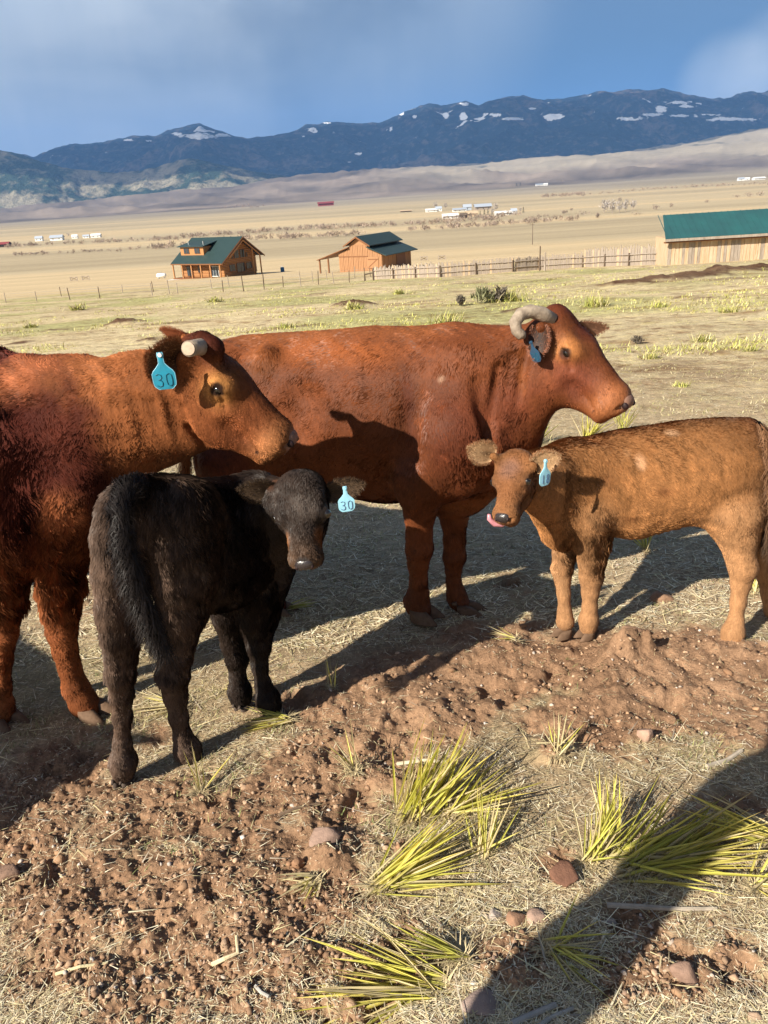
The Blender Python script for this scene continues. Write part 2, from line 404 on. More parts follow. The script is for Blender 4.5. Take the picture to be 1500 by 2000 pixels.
    cc = mixc(nt, mth(nt, 'MULTIPLY', mr.outputs[0], mr2.outputs[0]), cc, mixc(nt, 1.0, cc, ramp(nt, tb, [(.34, (.62,.50,.40)), (.46, (.95,.92,.86)), (.56, (1.05,1.04,1.0)), (.70, (1.12,1.10,.86))]), 'MULTIPLY'))
    fld = noise(nt, vscale(nt, tc, (.004, .05, .05)), 1.0, 6, .65, .3)
    fldc = ramp(nt, fld, [(.3, .86), (.5, 1.0), (.7, 1.12)])
    inv = mth(nt, 'SUBTRACT', 1.0, mr2.outputs[0])
    cc = mixc(nt, inv, cc, mixc(nt, 1.0, cc, fldc, 'MULTIPLY'))
    lk(nt, cc, b.inputs['Base Color'])
    bp = nd(nt, 'ShaderNodeBump'); bp.inputs['Strength'].default_value = .9; bp.inputs['Distance'].default_value = .013
    hh = mixc(nt, da, fib, fine); lk(nt, hh, bp.inputs['Height'])
    bp2 = nd(nt, 'ShaderNodeBump'); bp2.inputs['Strength'].default_value = .55; bp2.inputs['Distance'].default_value = .12
    lk(nt, mth(nt, 'MULTIPLY', tus, mr.outputs[0]), bp2.inputs['Height']); lk(nt, bp.outputs[0], bp2.inputs['Normal'])
    lk(nt, bp2.outputs[0], b.inputs['Normal'])
    link('ground', me, None, m, 'structure')
build_ground()

# ------------------------------------------------------------------ mountains and the wooded hill
def range_mesh(name, pts, Yr, Yb, Yf, nx, ny, colfn, amp, feat, seed, zb=-45):
    pxs = np.linspace(-420, 1920, nx); rp = np.array(pts, float)
    ry = np.interp(pxs, rp[:, 0], rp[:, 1])
    top = np.array([at(a, b, Yr) for a, b in zip(pxs, ry)]); X0 = top[:, 0]; Z0 = top[:, 2]
    ts = np.concatenate([np.linspace(Yb, Yr, int(ny * .8)), np.linspace(Yr, Yf, ny - int(ny * .8) + 1)[1:]])
    k = X0[None] * (ts[:, None] / Yr); Yg = np.repeat(ts[:, None], nx, 1)
    f = np.where(Yg <= Yr, (Yg - Yb) / (Yr - Yb), 1 - (Yg - Yr) / (Yf - Yr) * .8)
    f = np.clip(f, 0, 1)
    rn = ridged(k + .4 * feat * fbm(k, Yg, feat, 3, seed + 3), Yg * .55, feat, 6, seed)
    prof = f ** 1.15
    w = 4 * prof * (1 - prof)                         # keep the skyline where it was measured
    Z = zb + (Z0[None] - zb) * prof + amp * (rn - .5) * (w + .10) + amp * .10 * fbm(k, Yg, feat * .12, 4, seed + 7) * np.minimum(prof * 3, 1)
    c = colfn(k, Yg, Z, prof, rn)
    idx = np.arange(Z.size).reshape(Z.shape)
    F = np.stack([idx[:-1, :-1], idx[:-1, 1:], idx[1:, 1:], idx[1:, :-1]], -1).reshape(-1, 4)
    me = mesh_np(name, np.stack([k.ravel(), Yg.ravel(), Z.ravel()], 1), F, np.clip(c.reshape(-1, 3), .005, 1), smooth=True)
    if len(SNOWA) == 1 and name == 'mountain_range': me.attributes.new('snow', 'FLOAT', 'POINT').data.foreach_set('value', SNOWA[0].astype(np.float32))
    m = pmat(name, rough=.95, spec=.05, attr=True, bump=(.006, .9, 70.0)); nt = m.node_tree; b = nt.nodes['Principled BSDF']
    tc = nd(nt, 'ShaderNodeTexCoord').outputs['Object']; base = nd(nt, 'ShaderNodeAttribute', attribute_name='Col').outputs['Color']
    n1 = noise(nt, vscale(nt, tc, (1, .6, 1.5)), .0075, 6, .70); n2 = noise(nt, vscale(nt, tc, (1, .6, 1.5)), .0035, 6, .65)
    c_ = mixc(nt, ramp(nt, n1, [(.52, 0.0), (.64, .55)]), base, (.16,.13,.125) if name == 'mountain_range' else (.27,.235,.165))
    c_ = mixc(nt, ramp(nt, n1, [(.36, .8), (.45, 0.0)]), c_, (.012,.022,.032) if name == 'mountain_range' else (.035,.055,.038))
    if name == 'mountain_range':
        sn = nd(nt, 'ShaderNodeAttribute', attribute_name='snow').outputs['Fac']
        sf = mth(nt, 'ADD', sn, mth(nt, 'MULTIPLY', mth(nt, 'SUBTRACT', mth(nt, 'ADD', mth(nt, 'MULTIPLY', n1, .45), mth(nt, 'MULTIPLY', n2, .55)), .5), 3.0))
        c_ = mixc(nt, ramp(nt, sf, [(.50, 0.0), (.62, 1.0)]), c_, (.80,.81,.84))
    lk(nt, c_, b.inputs['Base Color'])
    return link(name, me, None, m, 'structure')
SNOW = []; SNOWA = []
for px, py, rx, ry in [(385,266,46,8),(345,262,14,5),(432,264,20,4),(250,273,12,3),(290,275,10,3),(908,203,12,4),(905,228,10,8),(965,224,26,6),(1000,232,34,5),(870,225,8,7),(940,232,20,4),
                       (1083,226,26,7),(1075,233,12,3),(1230,232,44,6),(1290,213,16,8),(1320,200,34,4),(1330,226,40,3),(1275,224,30,5),(1340,208,20,2.5),(1385,224,40,2.5),(1438,233,60,5),(785,222,10,5),(810,228,6,5),(640,240,12,3),
                       (1040,212,10,3),(590,266,9,3),(700,300,16,3),(760,254,10,2)]:
    SNOW.append((px, py, rx, ry))
def px_of(x, y, z):
    v = np.stack([x, y, z - CAMH], -1); zc = v @ cf
    return 750 + FOC * (v @ cR) / zc, 1000 - FOC * (v @ cU) / zc
def mtn_col(x, y, z, prof, rn):
    forest = np.array([.014, .028, .048]); rock = np.array([.10, .085, .09]); snow = np.array([.80, .81, .84])
    n = fbm(x, y * .6, 900, 5, 201) + .3 * fbm(x, y, 45, 2, 207)
    f = sstep(.10, .42, n + .35 * fbm(x, y, 160, 4, 202) + .35 * (rn - .5))[..., None]
    c = forest * (1 - f) + rock * f
    c = c * (1 + .5 * fbm(x, y, 90, 3, 203)[..., None])
    u, v = px_of(x, y, z)
    s = np.zeros_like(x)
    for a, b, ra, rb in SNOW:
        q = ((u - a) / ra) ** 2 + ((v - b) / rb) ** 2
        s = np.maximum(s, np.exp(-q * 1.25))
    jag = .75 * fbm(x, y, 260, 5, 204, .65)
    base_s = s
    hi = sstep(.42, .60, fbm(x, y, 420, 5, 205, .6) + (z - 900) / 2600.0) * .55 * sstep(550, 900, z)
    SNOWA.append((np.maximum(base_s, hi * 1.1) + .35 * jag).ravel())
    return c
MT = [(-420,330),(-200,312),(-60,305),(0,300),(40,303),(62,306),(90,297),(130,287),(200,278),(262,265),(300,268),(322,262),(345,254),(372,246),(390,243),(408,248),(440,262),(470,270),(510,271),(535,268),(560,260),(600,246),(640,238),(690,236),(740,238),(765,225),(790,216),(830,207),(860,208),(880,204),(910,195),(935,206),(955,197),(990,189),(1020,190),(1050,198),(1085,198),(1110,192),(1160,183),(1200,178),(1230,176),(1290,178),(1330,183),(1360,188),(1390,193),(1415,192),(1440,186),(1470,178),(1500,173),(1600,160),(1900,170)]
range_mesh('mountain_range', MT, 16000, 10300, 19500, 900, 120, mtn_col, 620, 2600, 301)
def hillc(x, y, z, prof, rn):
    grass = np.array([.27, .235, .165]); tree = np.array([.035, .055, .038])
    n = fbm(x, y, 420, 5, 211) + .35 * fbm(x, y, 90, 4, 212)
    e = x / y
    f = sstep(-.28, -.02, n - .9 * sstep(-.38, -.50, e) * sstep(.5, .95, prof))[..., None]
    c = grass * (1 - f) + tree * f
    sp = sstep(.35, .6, fbm(x, y, 60, 3, 213))[..., None] * .6
    return (c * (1 - sp) + tree * sp) * (1 + .4 * fbm(x, y, 50, 3, 214)[..., None])
HL = [(-420,250),(-200,285),(-60,292),(0,294),(20,295),(50,305),(80,316),(120,326),(200,336),(260,335),(310,326),(350,312),(375,309),(420,318),(470,330),(540,342),(600,350),(700,372),(900,380),(1900,380)]
range_mesh('wooded_hill', HL, 9400, 8000, 10800, 520, 60, hillc, 150, 700, 331)

# storm cloud deck that stands over the mountains (above the picture's top edge) and shades them
def cloud():
    n = 60; u = np.linspace(0, 1, n)
    XX, YY = np.meshgrid(-17000 + 27000 * u, 5600 + 7600 * u)
    top = []
    e = np.minimum(np.minimum((XX + 17000), (10000 - XX)) / 2500, np.minimum(YY - 5600, 13200 - YY) / 900)
    e = np.clip(e, 0, 1) ** .5
    zt = 3700 + 500 * e * (1 + .6 * fbm(XX, YY, 2500, 4, 5)); zb = 3700 - 120 * e * (1 + .8 * fbm(XX, YY, 1500, 4, 6))
    idx = np.arange(n * n).reshape(n, n)
    Ft = np.stack([idx[:-1, :-1], idx[:-1, 1:], idx[1:, 1:], idx[1:, :-1]], -1).reshape(-1, 4)
    V = np.concatenate([np.stack([XX.ravel(), YY.ravel(), zt.ravel()], 1), np.stack([XX.ravel(), YY.ravel(), zb.ravel() - 1], 1)])
    me = mesh_np('storm_cloud', V, np.concatenate([Ft, Ft[:, ::-1] + n * n]), smooth=True)
    m = bpy.data.materials.new('cloud'); m.use_nodes = True; nt = m.node_tree
    out = nt.nodes['Material Output']; nt.nodes.remove(nt.nodes['Principled BSDF'])
    d = nd(nt, 'ShaderNodeBsdfDiffuse'); d.inputs[0].default_value = (.8, .8, .82, 1)
    tr = nd(nt, 'ShaderNodeBsdfTransparent')
    tc = nd(nt, 'ShaderNodeTexCoord').outputs['Object']
    f = ramp(nt, noise(nt, tc, .0006, 5, .6), [(.30, .30), (.70, .62)])
    mx = nd(nt, 'ShaderNodeMixShader'); lk(nt, f, mx.inputs[0]); lk(nt, tr.outputs[0], mx.inputs[1]); lk(nt, d.outputs[0], mx.inputs[2]); lk(nt, mx.outputs[0], out.inputs[0])
    link('storm_cloud', me, None, m, 'structure')
cloud()

HAZE = 1
if HAZE:
    mb = MB(); mb.box(-42000, 42000, -300, 30000, -60, 2600)
    # open bottom at the low valley: keep a metre below the lowest ground
    hm = bpy.data.materials.new('haze'); hm.use_nodes = True; nt = hm.node_tree; nt.nodes.remove(nt.nodes['Principled BSDF'])
    pv = nd(nt, 'ShaderNodeVolumePrincipled'); pv.inputs['Color'].default_value = (.22, .48, 1.0, 1); pv.inputs['Density'].default_value = 3.2e-5; pv.inputs['Anisotropy'].default_value = 0.0
    lk(nt, pv.outputs[0], nt.nodes['Material Output'].inputs['Volume'])
    mb.build('haze', hm, None, False, 'stuff')

# ------------------------------------------------------------------ buildings
def log_cabin():
    p = gp(439, 541); S = 1.0
    t = empty('log_cabin', p, 'two-storey golden log cabin with green metal roof, dormer and front porch', 'cabin', rz=math.radians(-35))
    L, W, He, Hr = 13.2, 10.4, 4.1, 7.9        # front length, depth, eave, ridge; corner (front right) is the origin
    w = MB(); w.box(-L, 0, 0.0, W, -1, He)
    w.add([(-L,0,He),(-L,W,He),(-L,W/2,Hr-.2),(0,0,He),(0,W,He),(0,W/2,Hr-.2)], [(0,2,1),(3,4,5),(0,3,5,2),(1,2,5,4)])
    w.build('wall', M_LOG, t)
    for k in range(12):                       # log courses, each a proud round course
        c = MB(); z = .17 + k * .33; c.tube([(-L-.1, -.03, z), (.06, -.03, z)], [.15, .15], 8); c.tube([(.03, -.1, z), (.03, W+.1, z)], [.15, .15], 8)
        c.build('log_course', M_LOG, t)
    for k in range(10):
        z = He + .17 + k * .42; f = 1 - (z - He) / (Hr - He)
        if f < .12: break
        c = MB(); c.tube([(.03, W/2 - W/2*f, z), (.03, W/2 + W/2*f, z)], [.17, .17], 8); c.build('log_course', M_LOG, t)
    for sgn in (0, 1):
        r = MB(); y0 = -2.2 if sgn == 0 else W + 1.2; y1 = W/2
        z0 = 2.95 if sgn == 0 else 3.5
        r.slab([(-L-1, y0, z0), (1.9, y0, z0), (1.9, y1, Hr), (-L-1, y1, Hr)], (0, 0, .16)); r.build('roof', M_GREEN, t)
        f = MB(); f.slab([(1.9, y0, z0-.22), (2.02, y0, z0-.22), (2.02, y1, Hr-.22), (1.9, y1, Hr-.22)], (0, 0, .3)); f.build('fascia', M_TRIM, t)
    g = MB(); g.box(-L-1, 1.9, -2.35, -2.22, 2.82, 3.02); g.build('gutter', M_TRIM, t)
    d = MB(); dx0, dx1 = -L + .3, -L + 7.6; d.box(dx0, dx1, .1, 4.0, 4.2, 6.45)
    dm_ = d.build('dormer', M_LOG, t)
    MB().slab([(dx0-.4, -.5, 6.42), (dx1+.6, -.5, 6.42), (dx1+.6, 4.6, 7.35), (dx0-.4, 4.6, 7.35)], (0, 0, .14)).build('dormer_roof', M_GREEN, t)
    for cx in (dx0 + 2.0, dx0 + 5.4):
        wn_ = MB(); wn_.box(cx-.85, cx+.85, .0, .098, 4.95, 6.2); o = wn_.build('window', M_TRIM, t)
        for q in (-.42, .42): MB().box(cx+q-.36, cx+q+.36, -.04, -.002, 5.05, 6.1).build('pane', M_GLASS, o)
    for cx in (dx0 + 1.3, dx0 + 6.0): MB().tube([(cx, 1.6, 6.7), (cx, 1.6, 7.5)], [.14, .14], 8).build('vent_pipe', M_METAL, t)
    for cx, w_ in ((-10.4, 1.9), (-7.2, 1.2), (-2.6, 2.6)):
        o = MB().box(cx-w_/2, cx+w_/2, -.3, -.19, .1 if w_ > 1.5 else .9, 2.35).build('window', M_TRIM if w_ < 2 else M_WHITE, t)
        n = 3 if w_ > 2 else 2
        for q in range(n):
            a = cx - w_/2 + .1 + q * (w_-.1)/n; MB().box(a, a + (w_-.1)/n-.1, -.34, -.302, .25 if w_ > 1.5 else 1.0, 2.25).build('pane', M_GLASS, o)
    for k in range(6):
        x = -L - .6 + k * 2.95; MB().box(x-.13, x+.13, -2.15, -1.9, -.3, 2.78).build('porch_post', M_LOG, t)
    MB().box(-L-.8, .3, -2.3, -.02, -.7, -.08).build('porch_deck', M_TRIM, t)
    MB().box(-L-.7, .4, -2.17, -1.93, 2.79, 2.96).build('porch_beam', M_TRIM, t)
    for (y0, y1, z0, z1) in [(1.6,3.4,.9,2.4),(3.9,6.5,.5,2.5),(7.0,8.8,.9,2.4),(3.5,5.0,3.5,5.3),(5.4,6.9,3.5,5.3),(2.6,3.2,3.5,4.5),(7.2,7.8,3.5,4.5)]:
        o = MB().box(.19, .26, y0, y1, z0, z1).build('window', M_TRIM, t)
        h = (y0+y1)/2
        for a, b in ((y0+.1, h-.05), (h+.05, y1-.1)): MB().box(.262, .30, a, b, z0+.1, z1-.1).build('pane', M_GLASS, o)
    for y in (W-.2, W/2+2.6): MB().tube([(1.75, y, -1), (1.75, y, 3.7 + (W-y)*.6)], [.16, .16], 8).build('gable_post', M_LOG, t)
    MB().slab([(1.7, 0.3, He+.1), (1.7, W/2, Hr-.5), (1.7, W/2, Hr-.8), (1.7, .3, He-.4)], (.2, 0, 0)).build('gable_brace', M_LOG, t)
    MB().slab([(1.7, W-.3, He-.1), (1.7, W/2, Hr-.5), (1.7, W/2, Hr-.8), (1.7, W-.3, He-.4)], (.2, 0, 0)).build('gable_brace', M_LOG, t)
    pad = MB(); pad.box(-L-1, 3, -5.6, -2.6, -1.2, -.28); o = pad.build('snow_patch', M_WHITE, None); o.location = t.location; o.rotation_euler.z = t.rotation_euler.z
    tag(o, 'white strip of gravel along the front of the log cabin', 'gravel pad', kind='structure')
log_cabin()

def barn():
    p = gp(747, 528); t = empty('wooden_barn', p, 'honey-brown wooden barn with raised middle roof and open lean-to', 'barn', rz=math.radians(-32))
    # origin: front right corner; front faces -y, ridge runs along y
    W, D = 10.6, 11.0; c0, c1 = -6.9, -2.9; He, Hm, Hr = 2.9, 4.6, 5.9; Hs = 4.0
    w = MB(); w.box(-W+1.2, 0, 0, D, -1.5, He)
    w.add([(-W+1.2,0,He),(0,0,He),(c1,0,Hs),(c0,0,Hs),(-W+1.2,D,He),(0,D,He),(c1,D,Hs),(c0,D,Hs)], [(0,1,2,3),(4,7,6,5),(1,5,6,2),(0,3,7,4)])
    w.box(c0, c1, .002, D-.002, Hs-.1, Hm); cm = (c0+c1)/2
    w.add([(c0,0,Hm),(c1,0,Hm),(cm,0,Hr),(c0,D,Hm),(c1,D,Hm),(cm,D,Hr)], [(0,1,2),(3,5,4),(0,2,5,3),(1,4,5,2)])
    w.build('wall', M_BARN, t)
    for sx_ in (-1, 1):
        e = cm + sx_ * 2.9
        MB().slab([(cm, -.7, Hr+.05), (e, -.7, Hm-.25), (e, D+.7, Hm-.25), (cm, D+.7, Hr+.05)], (0, 0, .14)).build('roof', M_GREEN, t)
        MB().slab([(cm, -.82, Hr-.1), (e, -.82, Hm-.4), (e, -.7, Hm-.4), (cm, -.7, Hr-.1)], (0, 0, .26)).build('fascia', M_TRIM, t)
    MB().slab([(c1, -.6, Hs+.1), (1.3, -.6, He-.35), (1.3, D+.6, He-.35), (c1, D+.6, Hs+.1)], (0, 0, .14)).build('roof', M_GREEN, t)
    MB().slab([(c0, -.6, Hs+.1), (-W-3.6, -.6, He-1.0), (-W-3.6, D+.6, He-1.0), (c0, D+.6, Hs+.1)], (0, 0, .14)).build('roof', M_TRIM, t)
    for k, x in enumerate((-W-3.2, -W-1.2)): MB().box(x-.12, x+.12, -.3, -.06, -1.4, 2.2).build('lean_to_post', M_TRIM, t)
    MB().box(c1-.04, c1+.04, 0.3, D-.3, Hs+.15, Hm-.2).build('clerestory', M_DOORW, t)
    nb = 26
    for k in range(nb):      # vertical siding boards, proud of the wall by different amounts
        x0 = -W + 1.2 + k * (W-1.2)/nb; x1 = x0 + (W-1.2)/nb - .05; xm = (x0+x1)/2
        h = Hs + (Hm-Hs) if c0 < xm < c1 else (He + (Hs-He)*((xm-c1)/(0-c1)*-1+1) if xm > c1 else He + (Hs-He)*((xm+W-1.2)/(c0+W-1.2)))
        MB().box(x0, x1, -.05-.02*(k%3), -.002, -1.2, h-.05).build('board', M_BARN, t)
    o = MB().box(-2.9, -.7, -.16, -.1, -.5, 2.4).build('door', M_BARN, t)
    for z in (0.3, 1.9): MB().box(-2.9, -.7, -.2, -.162, z, z+.16).build('door_rail', M_TRIM, o)
    MB().slab([(-2.8,-.2,.5),(-.9,-.2,1.9),(-.9,-.2,2.05),(-2.8,-.2,.65)], (0,.04,0)).build('door_brace', M_TRIM, o)
    for k in range(14):
        y0 = k * D/14; MB().box(.002, .05+.02*(k%2), y0, y0+D/14-.06, -1.2, He-.2).build('board', M_BARN, t)
    MB().box(.08, .14, 5.2, 8.6, -.4, 2.3).build('door', M_TRIM, t)
    MB().box(-9.4, -3.0, -.14, -.09, 2.42, 2.58).build('door_track', M_TRIM, t)
barn()

def big_shed():
    a = gp(1303, 518); b = gp(1500, 506); d = (b - a); d[2] = 0; yaw = math.atan2(d[1], d[0]); yaw = min(max(yaw, -.1), .12)
    t = empty('long_shed', a, 'long plank shed with teal metal roof at the right edge beside the stockade fence', 'shed', rz=yaw)
    s = float(mpp(a)); L = 21.0; H = 46 * s * 1.04; zr = 38 * s
    D = 4.6
    MB().box(.1, L, .1, D-.4, -1.4, H).build('wall', M_PALE, t)
    R2 = random.Random(5); x = 0.0
    while x < L:
        w_ = R2.uniform(.20, .34); g = R2.uniform(.01, .03)
        MB().box(x, x + w_ - g, R2.uniform(.02, .06), .098, -1.3, H - .03).build('board', M_PALE if R2.random() < .72 else M_GREYW, t); x += w_
    for k in range(8):
        MB().box(.02, .098, .1 + k*(D-.6)/8, .08 + (k+1)*(D-.6)/8, -1.3, H-.03).build('board', M_PALE, t)
    zt = H + .95 + .30
    MB().slab([(-.45, -.55, H+.02), (L+.4, -.55, H+.02), (L+.4, D*.62, zt+.45), (.15, D*.62, zt+.45)], (0, 0, .09)).build('roof', M_TEAL, t)
    MB().slab([(.9, D*.62+.01, zt+.45), (L+.4, D*.62+.01, zt+.45), (L+.4, D+.3, H+.6), (.9, D+.3, H+.6)], (0, 0, .09)).build('roof', M_TEAL, t)
    MB().box(-.45, L+.4, -.64, -.555, H-.14, H+.06).build('fascia', M_GREYW, t)
    MB().box(-.45, L+.4, -.50, -.1, H-.28, H-.18).build('soffit', M_TRIM, t)
    for k in range(40):
        xx = -.3 + k * .53
        MB().slab([(xx, -.55, H+.112), (xx+.05, -.55, H+.112), (xx+.05+.0, D*.62, zt+.542), (xx, D*.62, zt+.542)], (0, 0, .03)).build('roof_rib', M_TEAL, t)
big_shed()

def picket_fence():
    R2 = random.Random(9)
    t = empty('picket_fence', gp(1000, 531), 'weathered grey slab picket fence with rails running to the shed', 'fence')
    org = np.array(t.location)
    meshes = []
    for k in range(7):
        h = 1; w_ = .5; m = MB(); top = R2.uniform(-.08, .08)
        m.add([(-w_,-.1,0),(w_,-.1,0),(w_,.1,0),(-w_,.1,0),(-w_*.9,-.1,h+top),(w_*.9,-.1,h-top),(w_*.9,.1,h-top),(-w_*.9,.1,h+top)], [(0,3,2,1),(4,5,6,7),(0,1,5,4),(1,2,6,5),(2,3,7,6),(3,0,4,7)])
        me = bpy.data.meshes.new('picket'); me.from_pydata(m.v, [], m.f); me.materials.append([M_GREYW, M_GREYW, M_GREYW, M_PALE][k % 4]); meshes.append(me)
    path = [(731,546),(860,541),(1000,531),(1053,527),(1140,522),(1230,519),(1304,517)]
    P = [gp(*q) for q in path]
    # smooth the depth of the fence line to a nearly straight run
    P = [np.array(p) for p in P]
    n = 0
    for a, b in zip(P[:-1], P[1:]):
        Ld = np.linalg.norm(b[:2] - a[:2]); k = 0; s = 0
        yaw = math.atan2(b[1]-a[1], b[0]-a[0])
        while s < Ld and n < 295:
            w_ = R2.uniform(.15, .24) if Ld < 60 else .3
            q = a + (b - a) * (s / Ld); z = float(ground_z(q[0], q[1], False))
            hh = R2.uniform(1.12, 1.42) * (1.22 if q[0] > P[4][0] - .2 else 1.0)
            o = bpy.data.objects.new('picket', meshes[R2.randrange(7)]); COL.objects.link(o); o.parent = t
            o.location = Vector((q[0]-org[0], q[1]-org[1], z-org[2]-.06)); o.scale = (w_*1.02, R2.uniform(.15, .3), hh * 1.08)
            o.rotation_euler = (R2.uniform(-.03,.03), R2.uniform(-.05,.05), yaw + R2.uniform(-.08,.08)); s += w_; n += 1
        for zz in (.42, .98):
            m = MB(); off = np.array([math.sin(yaw), -math.cos(yaw), 0]) * .09
            pa = a - org + off; pb = b - org + off
            m.tube([pa + [0,0,zz], (pa+pb)/2 + [0,0,zz+.03], pb + [0,0,zz]], [.055,.05,.055], 6); m.build('rail', M_GREYW, t)
        k = max(1, int(Ld / 3.2))
        for i in range(k):
            q = a + (b-a) * (i/k); off = np.array([math.sin(yaw), -math.cos(yaw), 0]) * .16; c = q - org + off
            MB().tube([c + [0,0,-.3], c + [R2.uniform(-.03,.03),0,1.15]], [.075,.065], 7).build('post', M_POST, t)
    q = gp(1053, 529) - org
    MB().tube([q + [0,-.25,-.3], q + [.02,-.25,2.35]], [.08,.06], 8).build('tall_post', M_POST, t)
    q = gp(1063, 529) - org
    MB().tube([q + [0,-.25,-.3], q + [.02,-.25,1.75]], [.1,.08], 8).build('tall_post', M_GREYW, t)
picket_fence()

def wire_fence(pts, label):
    t = empty('wire_fence', gp(*pts[len(pts)//2]), label, 'fence', 'wire fences below the cabin'); org = np.array(t.location)
    G = [gp(*q) for q in pts]; R2 = random.Random(len(pts))
    for i, g in enumerate(G):
        h = 1.25 * R2.uniform(.85, 1.2); c = g - org; lean = R2.uniform(-.08, .08)
        MB().tube([c + [0,0,-.2], c + [lean,0,h]], [.05,.045], 6).build('post', M_POST if R2.random() < .6 else M_GREYW, t)
    for hh in (.45, .8, 1.08):
        MB().tube([g - org + [0,0,hh] for g in G], [.008]*len(G), 3).build('wire', M_METAL, t)
wire_fence([(12,592),(72,589),(137,586),(195,583),(298,577),(331,574),(347,573),(436,570),(476,569),(516,565),(553,561),(588,560),(622,556),(652,554),(682,552),(712,550),(729,548)], 'sagging wire fence with thin posts, the nearer of the two below the cabin')
wire_fence([(120,579),(240,573),(300,570),(414,565),(448,561),(516,556),(611,551),(639,548),(693,543),(724,541)], 'sagging wire fence with thin posts, the farther of the two below the cabin')

def gabled(name, px, py, wpx, hpx, roof, wall, label, cat, rz=0, dp=.8, rf=.42, win=2, group=None):
    p = gp(px, py); s = mpp(p); w = wpx * s; h = hpx * s; d = w * dp
    t = empty(name, p, label, cat, group, math.radians(rz)); he = h * (1 - rf)
    m = MB(); m.box(-w/2, w/2, 0, d, -2, he); m.add([(-w/2,0,he),(-w/2,d,he),(-w/2,d/2,h),(w/2,0,he),(w/2,d,he),(w/2,d/2,h)], [(0,2,1),(3,4,5),(0,3,5,2),(1,2,5,4)]); m.build('wall', wall, t)
    r = MB(); e = .04 * w
    for y0 in (-e*2, d + e*2):
        r.slab([(-w/2-e, y0, he-.1), (w/2+e, y0, he-.1), (w/2+e, d/2, h+.1), (-w/2-e, d/2, h+.1)], (0, 0, .25))
    r.build('roof', roof, t)
    for k in range(win):
        x = -w/2 + (k+.5) * w/win; ww = min(w/win*.35, 1.4)
        MB().box(x-ww/2, x+ww/2, -.12, -.02, he*.3, he*.72).build('window', M_GLASS, t)
    return t
gabled('red_barn', 637, 402, 30, 7.5, M_RED, M_RED, 'small dark red barn far across the valley by itself', 'barn', 6, .5, .4, 3)
gabled('dark_shed', 4, 483, 26, 9, M_RED, M_DOORW, 'dark red shed cut by the left edge, far out on the fields', 'shed', 0, .6, .4, 1)
for a in [(76,471,14,9,M_GREYROOF,M_WHITE,'grey-roofed outbuilding, leftmost of the distant buildings on the left'),
          (110,470,24,10,M_GREYROOF,M_WHITE,'widest grey-roofed barn among the distant buildings on the left'),
          (146,466,11,7,M_WHITE,M_WHITE,'small white shed right of the wide grey-roofed barn on the left'),
          (168,465,12,6,M_GREYROOF,M_WHITE,'low white shed second from the right in the far left farmstead'),
          (187,464,18,7,M_WHITE,M_WHITE,'long low white building at the right end of the far left farmstead')]:
    gabled('farm_building', a[0], a[1], a[2], a[3], a[4], a[5], a[6], 'farm building', 0, .5, .45, 2, 'distant farmstead buildings on the left')
for a in [(843,414,22,6,M_WHITE,M_WHITE,'low white shed at the left end of the valley farmstead',0,2),(857,413,12,9,M_GREYROOF,M_WHITE,'small white gabled house near the left of the valley farmstead',0,2),
          (880,427,30,9,M_WHITE,M_WHITE,'long white house in front of the valley farmstead',0,4),(913,411,16,11,M_GREYROOF,M_GREYROOF,'tall grey gabled barn in the middle of the valley farmstead',0,1),
          (944,410,32,11,M_GREYROOF,M_GREYW,'wide grey-roofed barn at the back of the valley farmstead',0,3),(898,413,26,6,M_GREYROOF,M_WHITE,'low grey-roofed shed beside the tall grey barn',0,3),
          (906,426,14,9,M_POST,M_DOORW,'dark little shed beside the long white house',0,1),(984,420,32,7,M_WHITE,M_WHITE,'low white ranch house right of the spruces',0,5),(1004,418,12,10,M_GREYROOF,M_WHITE,'small grey-roofed shed at the right end of the valley farmstead',0,1),
          (922,423,22,10,M_PALE,M_PALE,'pale wooden shed behind the row of spruces',0,2)]:
    gabled('farm_building', a[0], a[1], a[2], a[3], a[4], a[5], a[6], 'farm building', a[7], .6, .45, a[8], 'buildings of the valley farmstead')
for a in [(1054,363,14,4,M_GREYROOF,M_WHITE,'tiny far shed below the brown hills, left of a white one'),(1066,362,8,4,M_WHITE,M_WHITE,'tiny white far shed below the brown hills'),
          (1448,353,12,6,M_GREYROOF,M_WHITE,'tiny grey-roofed far house near the right edge below the hills'),(1484,351,22,5,M_WHITE,M_WHITE,'long tiny white far building at the right edge below the hills'),(1460,352,9,5,M_WHITE,M_WHITE,'tiny white far house between two others near the right edge'),
          (793,414,22,3.5,M_PALE,M_POST,'low dark far shed left of the valley farmstead')]:
    gabled('farm_building', a[0], a[1], a[2], a[3], a[4], a[5], a[6], 'farm building', 0, .5, .45, 1)

